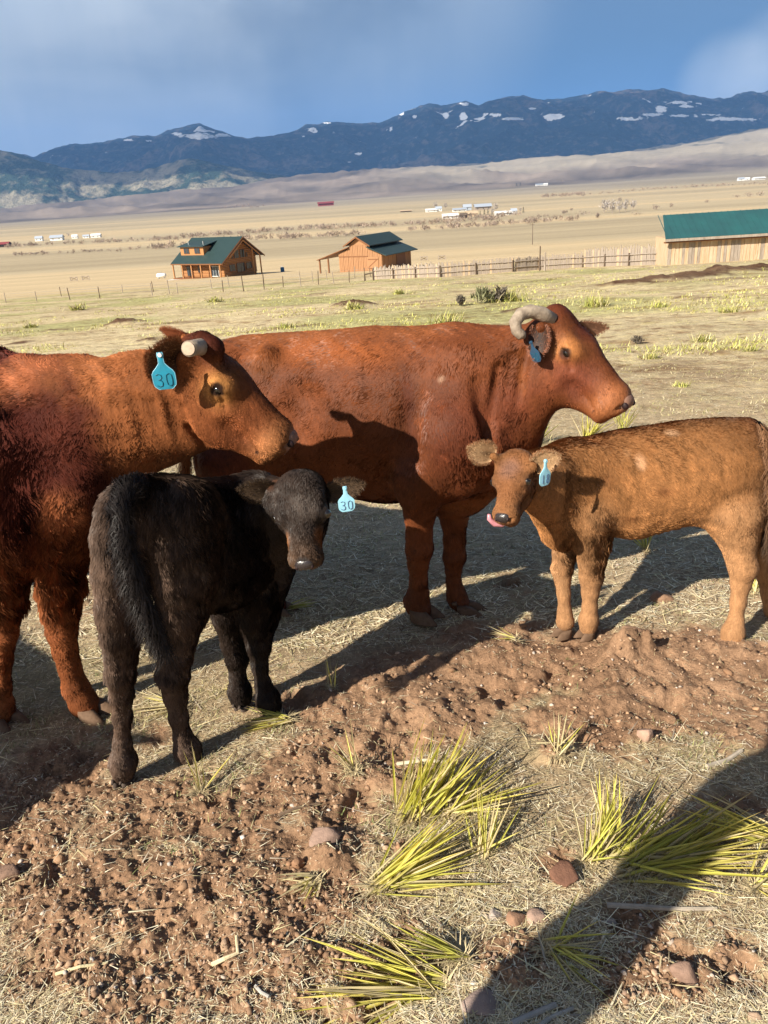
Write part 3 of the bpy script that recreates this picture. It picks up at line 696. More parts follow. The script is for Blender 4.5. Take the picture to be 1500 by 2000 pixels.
def misc_far():
    p = gp(316, 544); t = empty('propane_tank', p, 'white propane tank left of the log cabin', 'tank')
    MB().tube([(-1.25,0,.75),(-1.1,0,.75),(-.95,0,.75),(.95,0,.75),(1.1,0,.75),(1.25,0,.75)], [.15,.42,.55,.55,.42,.15], 14).build('tank', M_WHITE, t, True)
    for x in (-.7, .7): MB().box(x-.1, x+.1, -.35, .35, -.3, .3).build('foot', M_METAL, t)
    MB().tube([(0,0,1.28),(0,0,1.48)], [.18,.18], 10).build('valve_dome', M_METAL, t)
    p = gp(552, 531); t = empty('water_trough', p, 'small blue barrel standing in the field between cabin and barn', 'barrel')
    MB().tube([(0,0,-.2),(0,0,.15),(0,0,.6),(0,0,1.05)], [.42,.46,.46,.42], 12).build('barrel', pmat('blue_plastic', (.05,.16,.30), .5), t, True); MB().tube([(0,0,1.05),(0,0,1.3)], [.12,.1], 8).build('spout', M_WHITE, t)
    for i, (px, py) in enumerate([(828,509),(863,507),(145,549),(168,547)]):
        p = gp(px, py); lab = ['wooden X-braced fence brace, left of the pair right of the barn','wooden X-braced fence brace, right of the pair right of the barn','wooden X-braced fence brace, left of the pair in the left field','wooden X-braced fence brace, right of the pair in the left field'][i]
        t = empty('fence_brace', p, lab, 'fence brace', 'X-braced fence corners'); s = mpp(p); w = 13*s; h = 8*s
        for x in (-w/2, w/2): MB().box(x-.09, x+.09, -.09, .09, -.3, h).build('post', M_GREYW, t)
        for z in (h*.12, h*.82): MB().box(-w/2+.1, w/2-.1, -.06, .06, z, z+.13).build('rail', M_GREYW, t)
        MB().slab([(-w/2+.1,-.03,h*.15),(w/2-.1,-.03,h*.8),(w/2-.1,-.03,h*.8+.12),(-w/2+.1,-.03,h*.15+.12)], (0,.06,0)).build('brace', M_POST, t)
        MB().slab([(-w/2+.1,.04,h*.8),(w/2-.1,.04,h*.15),(w/2-.1,.04,h*.15+.12),(-w/2+.1,.04,h*.8+.12)], (0,.06,0)).build('brace', M_POST, t)
    p = gp(720, 548); t = empty('pipe_gate', p, 'dark pipe frame standing at the left end of the picket fence', 'gate post')
    s = mpp(p); MB().tube([(-7*s,0,0),(-7*s,0,12*s),(10*s,0,14*s),(10*s,0,-.2)], [.09]*4, 8).build('frame', M_POST, t)
    p = gp(1040, 478); t = empty('utility_pole', p, 'thin lone utility pole standing in the hay field', 'pole'); s = mpp(p)
    MB().tube([(0,0,-1),(0,0,40*s)], [.16,.1], 6).build('pole', M_POST, t); MB().box(-.9,.9,-.05,.05,37*s,37*s+.12).build('crossarm', M_POST, t)
misc_far()

# shrubs and trees -------------------------------------------------
def twig_cloud(n, rx, ry, rz, size, rng, up=.8):
    """many thin upright triangles spread through a crown's volume"""
    d = rng.normal(size=(n, 3)); d /= np.linalg.norm(d, axis=1)[:, None]; r = rng.random(n) ** .45
    p = d * r[:, None] * [rx, ry, rz]; p[:, 2] += rz
    lump = 1 + .35 * np.sin(p[:, 0] / rx * 5 + rng.random() * 6) * np.cos(p[:, 2] / rz * 4 + rng.random() * 6); p[:, :2] *= lump[:, None]
    a = rng.normal(size=(n, 3)); a[:, 2] = np.abs(a[:, 2]) + up; a /= np.linalg.norm(a, axis=1)[:, None]
    b = np.cross(a, rng.normal(size=(n, 3))); b /= np.linalg.norm(b, axis=1)[:, None] + 1e-9
    L = size * (.6 + .9 * rng.random(n))[:, None]; W = L * .28
    V = np.stack([p - b * W * .5, p + b * W * .5, p + a * L], 1).reshape(-1, 3)
    return V, np.arange(n * 3).reshape(-1, 3)
M_TWIG = pmat('bare_twig', rough=.9, spec=.1, attr=True)
def cloud_obj(name, parts, cols, mat, label=None, cat=None, group=None, kind=None, parent=None, org=None):
    V = []; F = []; C = []; o = 0
    for (v, f), c in zip(parts, cols):
        V.append(v); F.append(f + o); o += len(v); C.append(np.repeat(np.array(c)[None], len(v), 0) * (.7 + .6 * np.repeat(RNG.random(len(v) // 3), 3)[:, None]))
    V = np.concatenate(V)
    if org is not None: V = V - org
    me = mesh_np(name, V, np.concatenate(F), np.concatenate(C)); ob = link(name, me, parent, mat, kind)
    if org is not None and parent is None: ob.location = Vector(org)
    return tag(ob, label, cat, group)
def thicket(line, n, hpx, label, seed):
    rng = np.random.default_rng(seed); L = np.array(line, float); parts = []; cols = []
    seg = np.sqrt((np.diff(L, axis=0) ** 2).sum(1)); cum = np.concatenate([[0], np.cumsum(seg)])
    for i in range(n):
        s = rng.random() * cum[-1]; px = np.interp(s, cum, L[:, 0]); py = np.interp(s, cum, L[:, 1]) + rng.normal() * 1.1
        p = gp(px, py); m = mpp(p); h = hpx * m * (.5 + .8 * rng.random()); w = h * (.5 + .7 * rng.random())
        v, f = twig_cloud(46, w, w, h * .5, h * .42, rng); parts.append((v + p, f))
        cols.append(np.array([.31, .245, .20]) * (.7 + .5 * rng.random()) + np.array([.06, .03, .0]) * rng.random())
    cloud_obj('willow_thicket', parts, cols, M_TWIG, label, 'shrubs', None, 'stuff')
thicket([(300,470),(480,456),(640,447),(850,437),(973,428)], 210, 7, 'bare brown willows lining the creek behind the cabin', 1)
thicket([(300,487),(470,470),(560,466),(710,459)], 120, 8, 'bare brown willows in a broken row behind the cabin', 2)
thicket([(0,484),(170,476),(350,468)], 70, 6, 'bare willows along the creek at the far left', 3)
thicket([(20,500),(210,491),(330,484)], 60, 5, 'low bare willows on the left fields', 4)
thicket([(800,452),(973,440),(1127,430)], 90, 8, 'scattered bare willows in the field right of the barn', 5)
thicket([(1060,385),(1140,380)], 70, 4, 'grey brush on the far side of the valley', 6)
thicket([(1130,382),(1300,368),(1500,358)], 120, 3, 'thin line of dark brush under the hills at the right', 7)
thicket([(430,407),(520,404)], 26, 4, 'dark clump of far trees on the left valley edge', 8)
thicket([(860,428),(960,424),(1020,420)], 40, 6, 'brush in front of the valley farmstead', 9)
def bush(px, py, wpx, hpx, col, label, group='single bare bushes in the valley', n=70):
    p = gp(px, py); m = mpp(p); v, f = twig_cloud(n, wpx*m*.5, wpx*m*.5, hpx*m*.5, hpx*m*.4, RNG)
    cloud_obj('bush', [(v + p, f)], [col], M_TWIG, label, 'bush', group, None, None, p)
BR = (.28, .22, .175)
for px, py, w, h, lab in [(1103,420,12,9,'round bare bush just left of the low spreading one'),(1138,421,30,8,'low spreading bare bush between the farmstead and the cottonwoods'),(1116,412,6,5,'tiny dark bush above the spreading bare bush'),
                     (1167,426,7,9,'narrow bare bush below the cottonwoods'),(1242,421,28,6,'low wide bush below the right end of the cottonwoods'),(1280,410,14,9,'thin bare bush right of the cottonwoods'),(1311,405,8,7,'small round bush right of the cottonwoods'),
                     (1380,397,8,6,'dark bush alone in the right-hand field'),(1438,387,14,6,'dark bush left of the row near the right edge'),(1462,385,20,8,'widest bush of the row near the right edge'),(1485,383,16,8,'bush at the right end of the row near the right edge'),
                     (1068,425,16,6,'low bush right of the white ranch house'),(1052,428,10,8,'round bush beside the white ranch house'),(960,432,10,7,'small bush below the row of spruces'),(1210,393,8,6,'dark bush on top of the cottonwoods'),
                     (1100,356,6,4,'tiny dark bush under the brown hills')]:
    bush(px, py, w, h, BR, lab)
def bare_tree(px, py, hpx, wpx, label, col=(.40,.355,.32), group='bare cottonwood trees in the valley'):
    p = gp(px, py); m = mpp(p); h = hpx*m; w = wpx*m
    t = empty('cottonwood_tree', p, label, 'tree', group); R2 = random.Random(int(px))
    mb = MB(); mb.tube([(0,0,-.5),(R2.uniform(-.2,.2),0,h*.25),(R2.uniform(-.5,.5),0,h*.55)], [h*.035,h*.028,h*.012], 6)
    for k in range(6):
        a = R2.uniform(0, 6.28); mb.tube([(0,0,h*.18+k*.05*h),(math.cos(a)*w*.25,math.sin(a)*w*.25,h*.5),(math.cos(a)*w*.42,math.sin(a)*w*.42,h*.82)], [h*.018,h*.012,h*.004], 5)
    mb.build('trunk', M_GREYW, t)
    v, f = twig_cloud(150, w*.5, w*.5, h*.43, h*.17, RNG); v[:, 2] += h*.14
    cloud_obj('crown', [(v, f)], [col], M_TWIG, parent=t)
for i, (px, py, h, w) in enumerate([(1180,416,24,17),(1196,417,26,18),(1210,415,22,15),(1222,413,22,15),(1236,411,20,13),(1186,412,20,12)]):
    bare_tree(px, py, h, w, ['leftmost large bare grey cottonwood of the valley grove','tallest bare cottonwood second from left in the valley grove','bare grey cottonwood in the middle of the valley grove','bare grey cottonwood right of the middle of the valley grove','rightmost bare grey cottonwood of the valley grove','small bare cottonwood at the back of the valley grove'][i])
for px, py, h, w, l in [(851,408,13,9,'bare tree left of the small white gabled farm house'),(870,408,12,9,'bare tree right of the small white gabled farm house'),(968,412,15,12,'large bare tree right of the wide grey-roofed farm barn'),(962,420,12,8,'bare tree in front of the wide grey-roofed farm barn'),(1016,415,10,8,'bare tree behind the low white ranch house'),(134,462,7,6,'small bare tree between the sheds at the far left')]:
    bare_tree(px, py, h, w, l, group='bare trees around the farmsteads')
def spruce(px, py, h, w, label):
    p = gp(px, py); m = mpp(p); h *= m; w *= m; t = empty('spruce_tree', p, label, 'tree', 'dark spruces by the farmsteads')
    MB().tube([(0,0,-.3),(0,0,h*.9)], [h*.03,h*.006], 6).build('trunk', M_POST, t)
    n = 160; z = RNG.random(n) ** 1.3; a = RNG.random(n) * 6.283; r = (1 - z) * w * .5 * (.6 + .5 * RNG.random(n))
    P = np.stack([np.cos(a) * r, np.sin(a) * r, .1 * h + z * h * .9], 1); out = np.stack([np.cos(a), np.sin(a), -.35 + 0 * a], 1)
    sd = np.stack([-np.sin(a), np.cos(a), 0 * a], 1); s = h * .10
    V = np.stack([P - sd * s * .5, P + sd * s * .5, P + out * s], 1).reshape(-1, 3)
    cloud_obj('crown', [(V, np.arange(n*3).reshape(-1, 3))], [(.035,.05,.03)], M_TWIG, parent=t)
for px, py, h, w, l in [(932,422,11,5,'first dark spruce from the left in the farmstead row'),(938,421,9,5,'second dark spruce in the farmstead row'),(946,420,11,5,'third dark spruce in the farmstead row'),(953,420,12,6,'fourth dark spruce in the farmstead row'),(961,419,11,5,'dark spruce at the right end of the farmstead row'),(1022,416,11,5,'lone dark spruce right of the white ranch house'),(1009,364,7,4,'left of two tiny dark trees under the brown hills'),(1016,363,7,4,'right of two tiny dark trees under the brown hills')]:
    spruce(px, py, h, w, l)
# ------------------------------------------------------------------ animals: one continuous skin each, from blended solids
def N(px, py, Y, rpx):
    p = at(px, py, Y); return p, rpx * mpp(p)
class Solid:
    """smooth union / subtraction of round cones sampled on a grid, skinned by surface nets"""
    def __init__(s, res): s.res = res; s.prims = []; s.spots = []; s.hairless = []
    def rc(s, a, b=None, lat=None, sc=1.0, k=.04, col=None, op='+', flow=None):
        if b is None: b = a
        p, ra = a; q, rb = b
        s.prims.append(dict(p=np.array(p, float), q=np.array(q, float), ra=ra, rb=rb, lat=None if lat is None else np.array(lat, float) / np.linalg.norm(lat),
                            sc=sc, k=k, col=col, op=op, flow=flow)); return s
    def chain(s, nodes, **kw):
        for a, b in zip(nodes[:-1], nodes[1:]): s.rc(a, b, **kw)
        return s
    def dist(s, pr, X):
        P, Q, ra, rb = pr['p'], pr['q'], pr['ra'], pr['rb']
        sc = 1.0
        if pr['lat'] is not None:
            l = pr['lat']; c = P; d = (X - c) @ l; X = X + (d * (1 / pr['sc'] - 1))[..., None] * l
            Q = Q + ((Q - c) @ l) * (1 / pr['sc'] - 1) * l; sc = min(1.0, pr['sc'])
        ba = Q - P; l2 = float(ba @ ba)
        if l2 < 1e-8: return (np.sqrt(((X - P) ** 2).sum(-1)) - ra) * sc
        rr = ra - rb; a2 = max(l2 - rr * rr, 1e-6); il2 = 1 / l2
        pa = X - P; y = pa @ ba; z = y - l2
        x2 = ((pa * l2 - ba * y[..., None]) ** 2).sum(-1); y2 = y * y * l2; z2 = z * z * l2
        k = np.sign(rr) * rr * rr * x2
        A = np.sqrt(x2 + z2) * il2 - rb; B = np.sqrt(x2 + y2) * il2 - ra; Cc = (np.sqrt(np.maximum(x2 * a2 * il2, 0)) + y * rr) * il2 - ra
        r = np.where(np.sign(z) * a2 * z2 > k, A, np.where(np.sign(y) * a2 * y2 < k, B, Cc))
        return r * sc
    def mesh(s, bounds=None):
        h = s.res; lo = np.array([1e9] * 3); hi = -lo
        for p in s.prims:
            if p['op'] == '+':
                m = max(p['ra'], p['rb']) * max(1, p['sc'] if p['lat'] is not None else 1) + .02
                lo = np.minimum(lo, np.minimum(p['p'], p['q']) - m); hi = np.maximum(hi, np.maximum(p['p'], p['q']) + m)
        if bounds is not None: lo = np.maximum(lo, bounds[0]); hi = np.minimum(hi, bounds[1])
        n = np.ceil((hi - lo) / h).astype(int) + 3; lo = lo - h
        ax = [lo[i] + h * np.arange(n[i]) for i in range(3)]
        D = np.full(n, .5, np.float32)
        for p in s.prims:
            mg = max(p['ra'], p['rb']) * max(1, p['sc'] if p['lat'] is not None else 1) + p['k'] + 2 * h
            a = np.maximum(((np.minimum(p['p'], p['q']) - mg - lo) / h).astype(int), 0); b = np.minimum(((np.maximum(p['p'], p['q']) + mg - lo) / h).astype(int) + 2, n)
            if (b <= a).any(): continue
            sl = tuple(slice(a[i], b[i]) for i in range(3))
            X = np.stack(np.meshgrid(*[ax[i][sl[i]].astype(np.float32) for i in range(3)], indexing='ij'), -1)
            d = s.dist(p, X).astype(np.float32); cur = D[sl]; k = p['k']
            if p['op'] == '+':
                hh = np.maximum(k - np.abs(cur - d), 0) / k; D[sl] = np.minimum(cur, d) - hh * hh * k * .25
            else:
                d = -d; hh = np.maximum(k - np.abs(cur - d), 0) / k; D[sl] = np.maximum(cur, d) + hh * hh * k * .25
        # surface nets
        ins = D < 0; c = ins[:-1, :-1, :-1].astype(np.int8)
        cnt = np.zeros(c.shape, np.int8)
        for dx in (0, 1):
            for dy in (0, 1):
                for dz in (0, 1): cnt += ins[dx:dx + c.shape[0], dy:dy + c.shape[1], dz:dz + c.shape[2]]
        act = (cnt > 0) & (cnt < 8); I = np.argwhere(act); vid = np.full(c.shape, -1, np.int32); vid[act] = np.arange(len(I))
        acc = np.zeros((len(I), 3)); w = np.zeros(len(I))
        cor = [(0,0,0),(1,0,0),(0,1,0),(1,1,0),(0,0,1),(1,0,1),(0,1,1),(1,1,1)]
        val = [D[I[:, 0] + q[0], I[:, 1] + q[1], I[:, 2] + q[2]] for q in cor]
        for a in range(8):
            for b in range(a + 1, 8):
                if sum(abs(cor[a][i] - cor[b][i]) for i in range(3)) != 1: continue
                va, vb = val[a], val[b]; m = (va < 0) != (vb < 0); t = np.where(m, va / np.where(m, va - vb, 1), 0)
                pt = np.array(cor[a])[None] + t[:, None] * (np.array(cor[b]) - np.array(cor[a]))[None]
                acc += pt * m[:, None]; w += m
        V = lo + h * (I + acc / w[:, None])
        Fs = []
        for axi in range(3):
            u, v = (axi + 1) % 3, (axi + 2) % 3
            s0 = [slice(1, -1)] * 3; s0[axi] = slice(0, -1); s1 = list(s0); s1[axi] = slice(1, None)
            A = ins[tuple(s0)]; B = ins[tuple(s1)]
            E = np.argwhere(A != B);
            if len(E) == 0: continue
            off = np.ones(3, int); off[axi] = 0; Ei = E + off
            def cell(du, dv):
                q = Ei.copy(); q[:, u] -= du; q[:, v] -= dv; return vid[q[:, 0], q[:, 1], q[:, 2]]
            Q = np.stack([cell(1, 1), cell(0, 1), cell(0, 0), cell(1, 0)], 1)
            fl = A[E[:, 0], E[:, 1], E[:, 2]]; Q[~fl] = Q[~fl][:, ::-1]; Fs.append(Q)
        F = np.concatenate(Fs); F = F[(F >= 0).all(1)]
        # one relaxing pass
        for _ in range(1):
            S = np.zeros_like(V); c_ = np.zeros(len(V))
            for a in range(4):
                np.add.at(S, F[:, a], V[F[:, (a + 1) % 4]]); np.add.at(c_, F[:, a], 1)
            V = V * .45 + .55 * S / np.maximum(c_, 1)[:, None]
        return V, F
    def paint(s, V, default):
        C = np.zeros((len(V), 3)); W = np.full(len(V), 1e-9); FL = np.zeros((len(V), 3))
        for p in s.prims:
            if p['op'] != '+': continue
            d = s.dist(p, V.astype(np.float32)); w = np.exp(-np.maximum(d, 0) / .018) * (1 if d is not None else 0)
            w = np.where(d < -.02, w * .7, w)
            c = p['col'] if p['col'] is not None else default
            C += w[:, None] * np.array(c); W += w
            f = p['flow']
            if f is None: f = p['q'] - p['p']
            nf = np.linalg.norm(f); FL += w[:, None] * (np.array(f) / nf if nf > 1e-6 else np.array([0, 0, -1.0]))
        C /= W[:, None]
        for (c, r, col, soft) in s.spots:
            q = np.sqrt((((V - c) / r) ** 2).sum(1)) if np.ndim(r) else np.linalg.norm(V - c, axis=1) / r
            q = q + .25 * (fbm(V[:, 0] * 1.0 + V[:, 1] * .7, V[:, 2], .05, 2, 7))
            a = (1 - sstep(1 - soft, 1 + soft * .3, q))[:, None]; C = C * (1 - a) + np.array(col) * a
        return C, FL

def face_areas(V, F):
    a = V[F[:, 2]] - V[F[:, 0]]; b = V[F[:, 3]] - V[F[:, 1]]; n = np.cross(a, b); L = np.linalg.norm(n, axis=1)
    return L * .5, n / (L[:, None] + 1e-12)

def coat_mesh(V, F, C, FL, n, length, width, lift, curl, jitter, seed, lenfn=None, dark=None, mask=None, hairless=()):
    """hair as slim tapering blades rooted in the skin"""
    rng = np.random.default_rng(seed); A, Nf = face_areas(V, F)
    # smooth vertex normals
    VN = np.zeros_like(V)
    for a in range(4): np.add.at(VN, F[:, a], Nf * A[:, None])
    VN /= np.linalg.norm(VN, axis=1)[:, None] + 1e-12
    # keep the side the camera could see
    fc = V[F].mean(1); vis = ((CAM - fc) * Nf).sum(1) / np.linalg.norm(CAM - fc, axis=1) > -.35
    pr = A * vis
    if mask is not None: pr = pr * mask(fc)
    for hc, hr in hairless: pr = pr * (np.linalg.norm(fc - hc, axis=1) > hr)
    pr = np.maximum(pr, 0)
    pr /= pr.sum()
    fi = rng.choice(len(F), n, p=pr); u, v = rng.random(n)[:, None], rng.random(n)[:, None]; q = F[fi]
    bil = lambda X: (X[q[:, 0]] * (1 - u) + X[q[:, 1]] * u) * (1 - v) + (X[q[:, 3]] * (1 - u) + X[q[:, 2]] * u) * v
    P = bil(V); nn = bil(VN); nn /= np.linalg.norm(nn, axis=1)[:, None] + 1e-9; c = bil(C); fl = bil(FL)
    fl /= np.linalg.norm(fl, axis=1)[:, None] + 1e-9; fl[:, 2] -= .35
    # locks: neighbouring hairs share a slow wander of direction
    wx = fbm(P[:, 0] + P[:, 1] * .6, P[:, 2], .05, 3, seed) * curl; wy = fbm(P[:, 1] - P[:, 0] * .6 + 7, P[:, 2] + 3, .05, 3, seed + 5) * curl
    t1 = np.cross(nn, fl); t1 /= np.linalg.norm(t1, axis=1)[:, None] + 1e-9
    fl = fl - nn * (fl * nn).sum(1)[:, None]; fl /= np.linalg.norm(fl, axis=1)[:, None] + 1e-9
    d = fl + t1 * (wx * 2.2 + rng.normal(size=n) * jitter)[:, None] + nn * (lift + .5 * lift * rng.normal(size=n) + .5 * wy)[:, None].clip(.04, 2)
    d /= np.linalg.norm(d, axis=1)[:, None]
    L = length * (.55 + .9 * rng.random(n))
    if lenfn is not None: L = L * lenfn(P)
    L = L[:, None]; sd = np.cross(d, nn); sd /= np.linalg.norm(sd, axis=1)[:, None] + 1e-9
    W = width * (.6 + .8 * rng.random(n))[:, None]
    mid = P + d * L * .55; tip = P + d * L + (fl * .25 - nn * .18) * L
    base = P - nn * .001
    Vv = np.stack([base - sd * W * .5, base + sd * W * .5, mid + sd * W * .4 , tip], 1)
    Vv = np.stack([base - sd * W * .5, base + sd * W * .5, tip], 1) if length < .0155 else Vv
    k = Vv.shape[1]
    lock = 1 + .75 * fbm(P[:, 0] * 1.3 + P[:, 1], P[:, 2] * .6, .022, 3, seed + 9)
    cc = c * (lock * (.75 + .5 * rng.random(n)))[:, None]
    if dark is not None:
        w = dark(P)[:, None]; cc = cc * w
    CC = np.repeat(cc, k, 0); CC = CC.reshape(n, k, 3); CC[:, -1] *= 1.25; CC = CC.reshape(-1, 3)
    return Vv.reshape(-1, 3), np.arange(n * k).reshape(n, k), CC

def fur_material(name, rough=.62, bump=.5, bscale=(90, 90, 22), spec=.35, sheen=.15):
    m = bpy.data.materials.new(name); m.use_nodes = True; nt = m.node_tree; b = nt.nodes['Principled BSDF']
    b.inputs['Roughness'].default_value = rough; b.inputs['Specular IOR Level'].default_value = spec
    b.inputs['Sheen Weight'].default_value = sheen; b.inputs['Sheen Roughness'].default_value = .5
    tc = nd(nt, 'ShaderNodeTexCoord').outputs['Object']; col = nd(nt, 'ShaderNodeAttribute', attribute_name='Col').outputs['Color']
    n1 = noise(nt, vscale(nt, tc, bscale), 1.0, 5, .6, .6); n2 = noise(nt, tc, 9, 5, .6); n3 = noise(nt, tc, 2.6, 3, .5)
    c = mixc(nt, 1.0, col, ramp(nt, n1, [(.3, .72), (.5, 1.0), (.72, 1.28)]), 'MULTIPLY')
    c = mixc(nt, 1.0, c, ramp(nt, n2, [(.32, .80), (.68, 1.16)]), 'MULTIPLY')
    c = mixc(nt, 1.0, c, ramp(nt, n3, [(.34, .68), (.52, 1.0), (.68, 1.22)]), 'MULTIPLY')
    lk(nt, c, b.inputs['Base Color'])
    bp = nd(nt, 'ShaderNodeBump'); bp.inputs['Strength'].default_value = bump; bp.inputs['Distance'].default_value = .006; lk(nt, n1, bp.inputs['Height'])
    bp2 = nd(nt, 'ShaderNodeBump'); bp2.inputs['Strength'].default_value = bump * .7; bp2.inputs['Distance'].default_value = .02; lk(nt, n2, bp2.inputs['Height']); lk(nt, bp.outputs[0], bp2.inputs['Normal'])
    lk(nt, bp2.outputs[0], b.inputs['Normal'])
    return m
def hair_material(name, rough=.5, spec=.3):
    m = bpy.data.materials.new(name); m.use_nodes = True; nt = m.node_tree; b = nt.nodes['Principled BSDF']
    b.inputs['Roughness'].default_value = rough; b.inputs['Specular IOR Level'].default_value = spec
    lk(nt, nd(nt, 'ShaderNodeAttribute', attribute_name='Col').outputs['Color'], b.inputs['Base Color']); return m
M_EYE = pmat('eye_surface', (.010, .007, .005), .06, .8, coat=.6)
M_NOSEP = pmat('pale_nose', (.27, .145, .10), .62, .2, bump=(160, .5, .002), var=(20, .5, (.14,.08,.06)))
M_NOSE = pmat('wet_nose', (.035, .028, .028), .25, .5, bump=(220, .5, .002), coat=.2)
M_HOOF = pmat('hoof_horn', (.12, .072, .045), .8, .15, var=(40, .7, (.20, .125, .08)), bump=(60, .5, .004))
M_DHOOF = pmat('dark_hoof_horn', (.075, .055, .045), .7, .2, var=(40, .7, (.12, .09, .07)), bump=(60, .5, .004))
M_HORN = pmat('pale_horn', (.40, .32, .24), .55, .3, var=(26, .9, (.20, .15, .11)), bump=(55, .9, .006))
M_HORNCUT = pmat('sawn_horn', (.55, .42, .31), .8, .2, var=(60, .7, (.36, .25, .18)), bump=(90, .5, .003))
M_TAGD = pmat('teal_tag_plastic', (.015, .25, .38), .42, .4, var=(45, .45, (.04, .15, .19)))
M_TAGL = pmat('pale_blue_tag_plastic', (.32, .66, .82), .42, .4, var=(50, .4, (.26, .42, .46)))
M_INKD = pmat('dark_teal_ink', (.008, .10, .16), .5)
M_INKL = pmat('pen_ink', (.06, .10, .22), .6)
M_TONGUE = pmat('tongue', (.62, .26, .30), .3, .5)
M_NOSTRIL = pmat('nostril_inside', (.02, .008, .008), .6)

class Head:
    """local frame: s from poll (0) to nose tip (1), h out of the forehead, l to the side `lat`"""
    def __init__(s, P0, P1, lat):
        s.P0 = np.array(P0); ax = np.array(P1) - s.P0; s.L = np.linalg.norm(ax); s.n = ax / s.L
        l = np.array(lat, float); l = l - s.n * (l @ s.n); s.l = l / np.linalg.norm(l); s.d = np.cross(s.n, s.l)
        if s.d[2] < 0 and abs(s.d[2]) > .15: s.d = -s.d
    def pt(s, a, h, l=0.0): return s.P0 + (s.n * a + s.d * h + s.l * l) * s.L
    def nd(s, a, h, l, r): return s.pt(a, h, l), r * s.L
def build_head(S, H, col, calf=False, k=.03, muzzle=None, eye_ring=None, wide=1.0, rim=(.03,.015,.010)):
    L = H.L; lat = H.l; kk = k * L / .5; mz = muzzle if muzzle is not None else col; j = .03 if calf else 0; e_ = .045 if calf else 0; H.eo = e_; f_ = .90 if calf else 1; s_ = .08 if calf else 0; H.so = s_
    # cranium and poll
    S.rc(H.nd(.10, -.18, 0, .15), H.nd(.34, -.19, 0, .17), lat=lat, sc=1.12 * wide, k=kk * 1.6, col=col)
    if not calf: S.rc(H.nd(.035, -.095, 0, .085), lat=lat, sc=1.1, k=kk * 1.6, col=col)
    else: S.rc(H.nd(.10, -.13, 0, .115), lat=lat, sc=1.55, k=kk * 2, col=col)
    # forehead plate, face and nose bridge
    S.rc(H.nd(.15, -.125, 0, .11), H.nd(.42, -.14, 0, .125), lat=lat, sc=1.45 * wide, k=kk * 1.5, col=col)
    S.rc(H.nd(.42, -.125, 0, .140), H.nd(.86, -.112, 0, .120), lat=lat, sc=1.0 * wide, k=kk * 1.6, col=col)
    # lower face and jaw
    S.rc(H.nd(.45, -.27, 0, .16), H.nd(.86, -.225, 0, .120), lat=lat, sc=.86 * wide, k=kk * 1.6, col=col)
    for q in (-1, 1):
        S.rc(H.nd(.26, -.33, q * .085 * wide, .135), H.nd(.56, -.395 + j, q * .075 * wide, .125), lat=lat, sc=.66, k=kk * 1.8, col=col)
        S.rc(H.nd(.40, -.34, q * .11 * wide, .12), lat=lat, sc=.55, k=kk * 2, col=col)                # cheek muscle
        S.rc(H.nd(.56, -.42 + j, q * .055, .080), H.nd(.93, -.300, q * .035, .050), k=kk * 1.6, col=col)   # jaw bone
        S.rc(H.nd(.50, -.22, q * .14 * wide, .040), H.nd(.74, -.20, q * .10, .034), k=kk * 1.8, col=col)   # facial crest
    # muzzle pad, broad and square, upper lips and chin
    S.rc(H.nd(.905, -.112, 0, .108), lat=lat, sc=1.30, k=kk * 1.3, col=mz)
    for q in (-1, 1):
        S.rc(H.nd(.925, -.155, q * .080, .098), k=kk * 1.1, col=mz)
        S.rc(H.nd(.915, -.235, q * .068, .078), k=kk * 1.0, col=mz)
        S.rc(H.nd(.965, -.12, q * .082, .048), k=kk * .8, col=mz)          # flesh round the nostril
    S.rc(H.nd(.945, -.318, 0, .056), lat=lat, sc=1.5, k=kk * .6, col=mz)   # chin
    # brow and lids
    for q in (-1, 1):
        S.rc(H.nd(.28, -.075, q * .165 * wide, .050), H.nd(.42, -.085, q * .150 * wide, .042), k=kk * 1.3, col=col)
        S.rc(H.nd(.365 + s_, -.125 + e_, q * .165 * wide * f_, .078), k=kk * 1.2, col=eye_ring)
        S.rc(H.nd(.405 + s_, -.135 + e_, q * (.244 * wide * f_), .026), H.nd(.345 + s_, -.120 + e_, q * (.248 * wide * f_), .030), k=kk * .3, op='-')
        S.rc(H.nd(.445, -.165, q * .215 * wide, .012), H.nd(.50, -.19, q * .20 * wide, .010), k=kk * .6, op='-')   # tear line
    # nostrils and mouth line
    for q in (-1, 1):
        S.rc(H.nd(1.02, -.07, q * .085, .024), H.nd(.985, -.10, q * .125, .018), k=kk * .35, op='-')
        S.rc(H.nd(.985, -.262, q * .02, .014), H.nd(.86, -.268, q * .125, .014), k=kk * .25, op='-')
        S.rc(H.nd(.86, -.268, q * .120, .013), H.nd(.73, -.285, q * .120, .010), k=kk * .3, op='-')
        S.rc(H.nd(.63, -.28, q * .21, .03), H.nd(.72, -.26, q * .18, .025), k=kk * 1.8, op='-')
        S.rc(H.nd(.328 + s_, -.097 + e_ * .8, q * (.237 * wide * f_), .024), H.nd(.412 + s_, -.101 + e_ * .8, q * (.233 * wide * f_), .022), k=kk * .3, col=eye_ring)
        S.rc(H.nd(.34 + s_, -.166 + e_, q * (.232 * wide * f_), .017), H.nd(.405 + s_, -.172 + e_, q * (.228 * wide * f_), .016), k=kk * .4, col=eye_ring)
        S.rc(H.nd(.40, -.53 + j, q * .13, .012), H.nd(.60, -.55 + j, q * .08, .010), k=kk * 1.6, op='-')
        if eye_ring is not None: S.spots.append((H.pt(.37 + s_, -.13 + e_, q * .235 * wide), .115 * L, eye_ring, .9))
        S.spots.append((H.pt(.375 + s_, -.13 + e_, q * .248 * wide * f_), .060 * L, rim, .35))
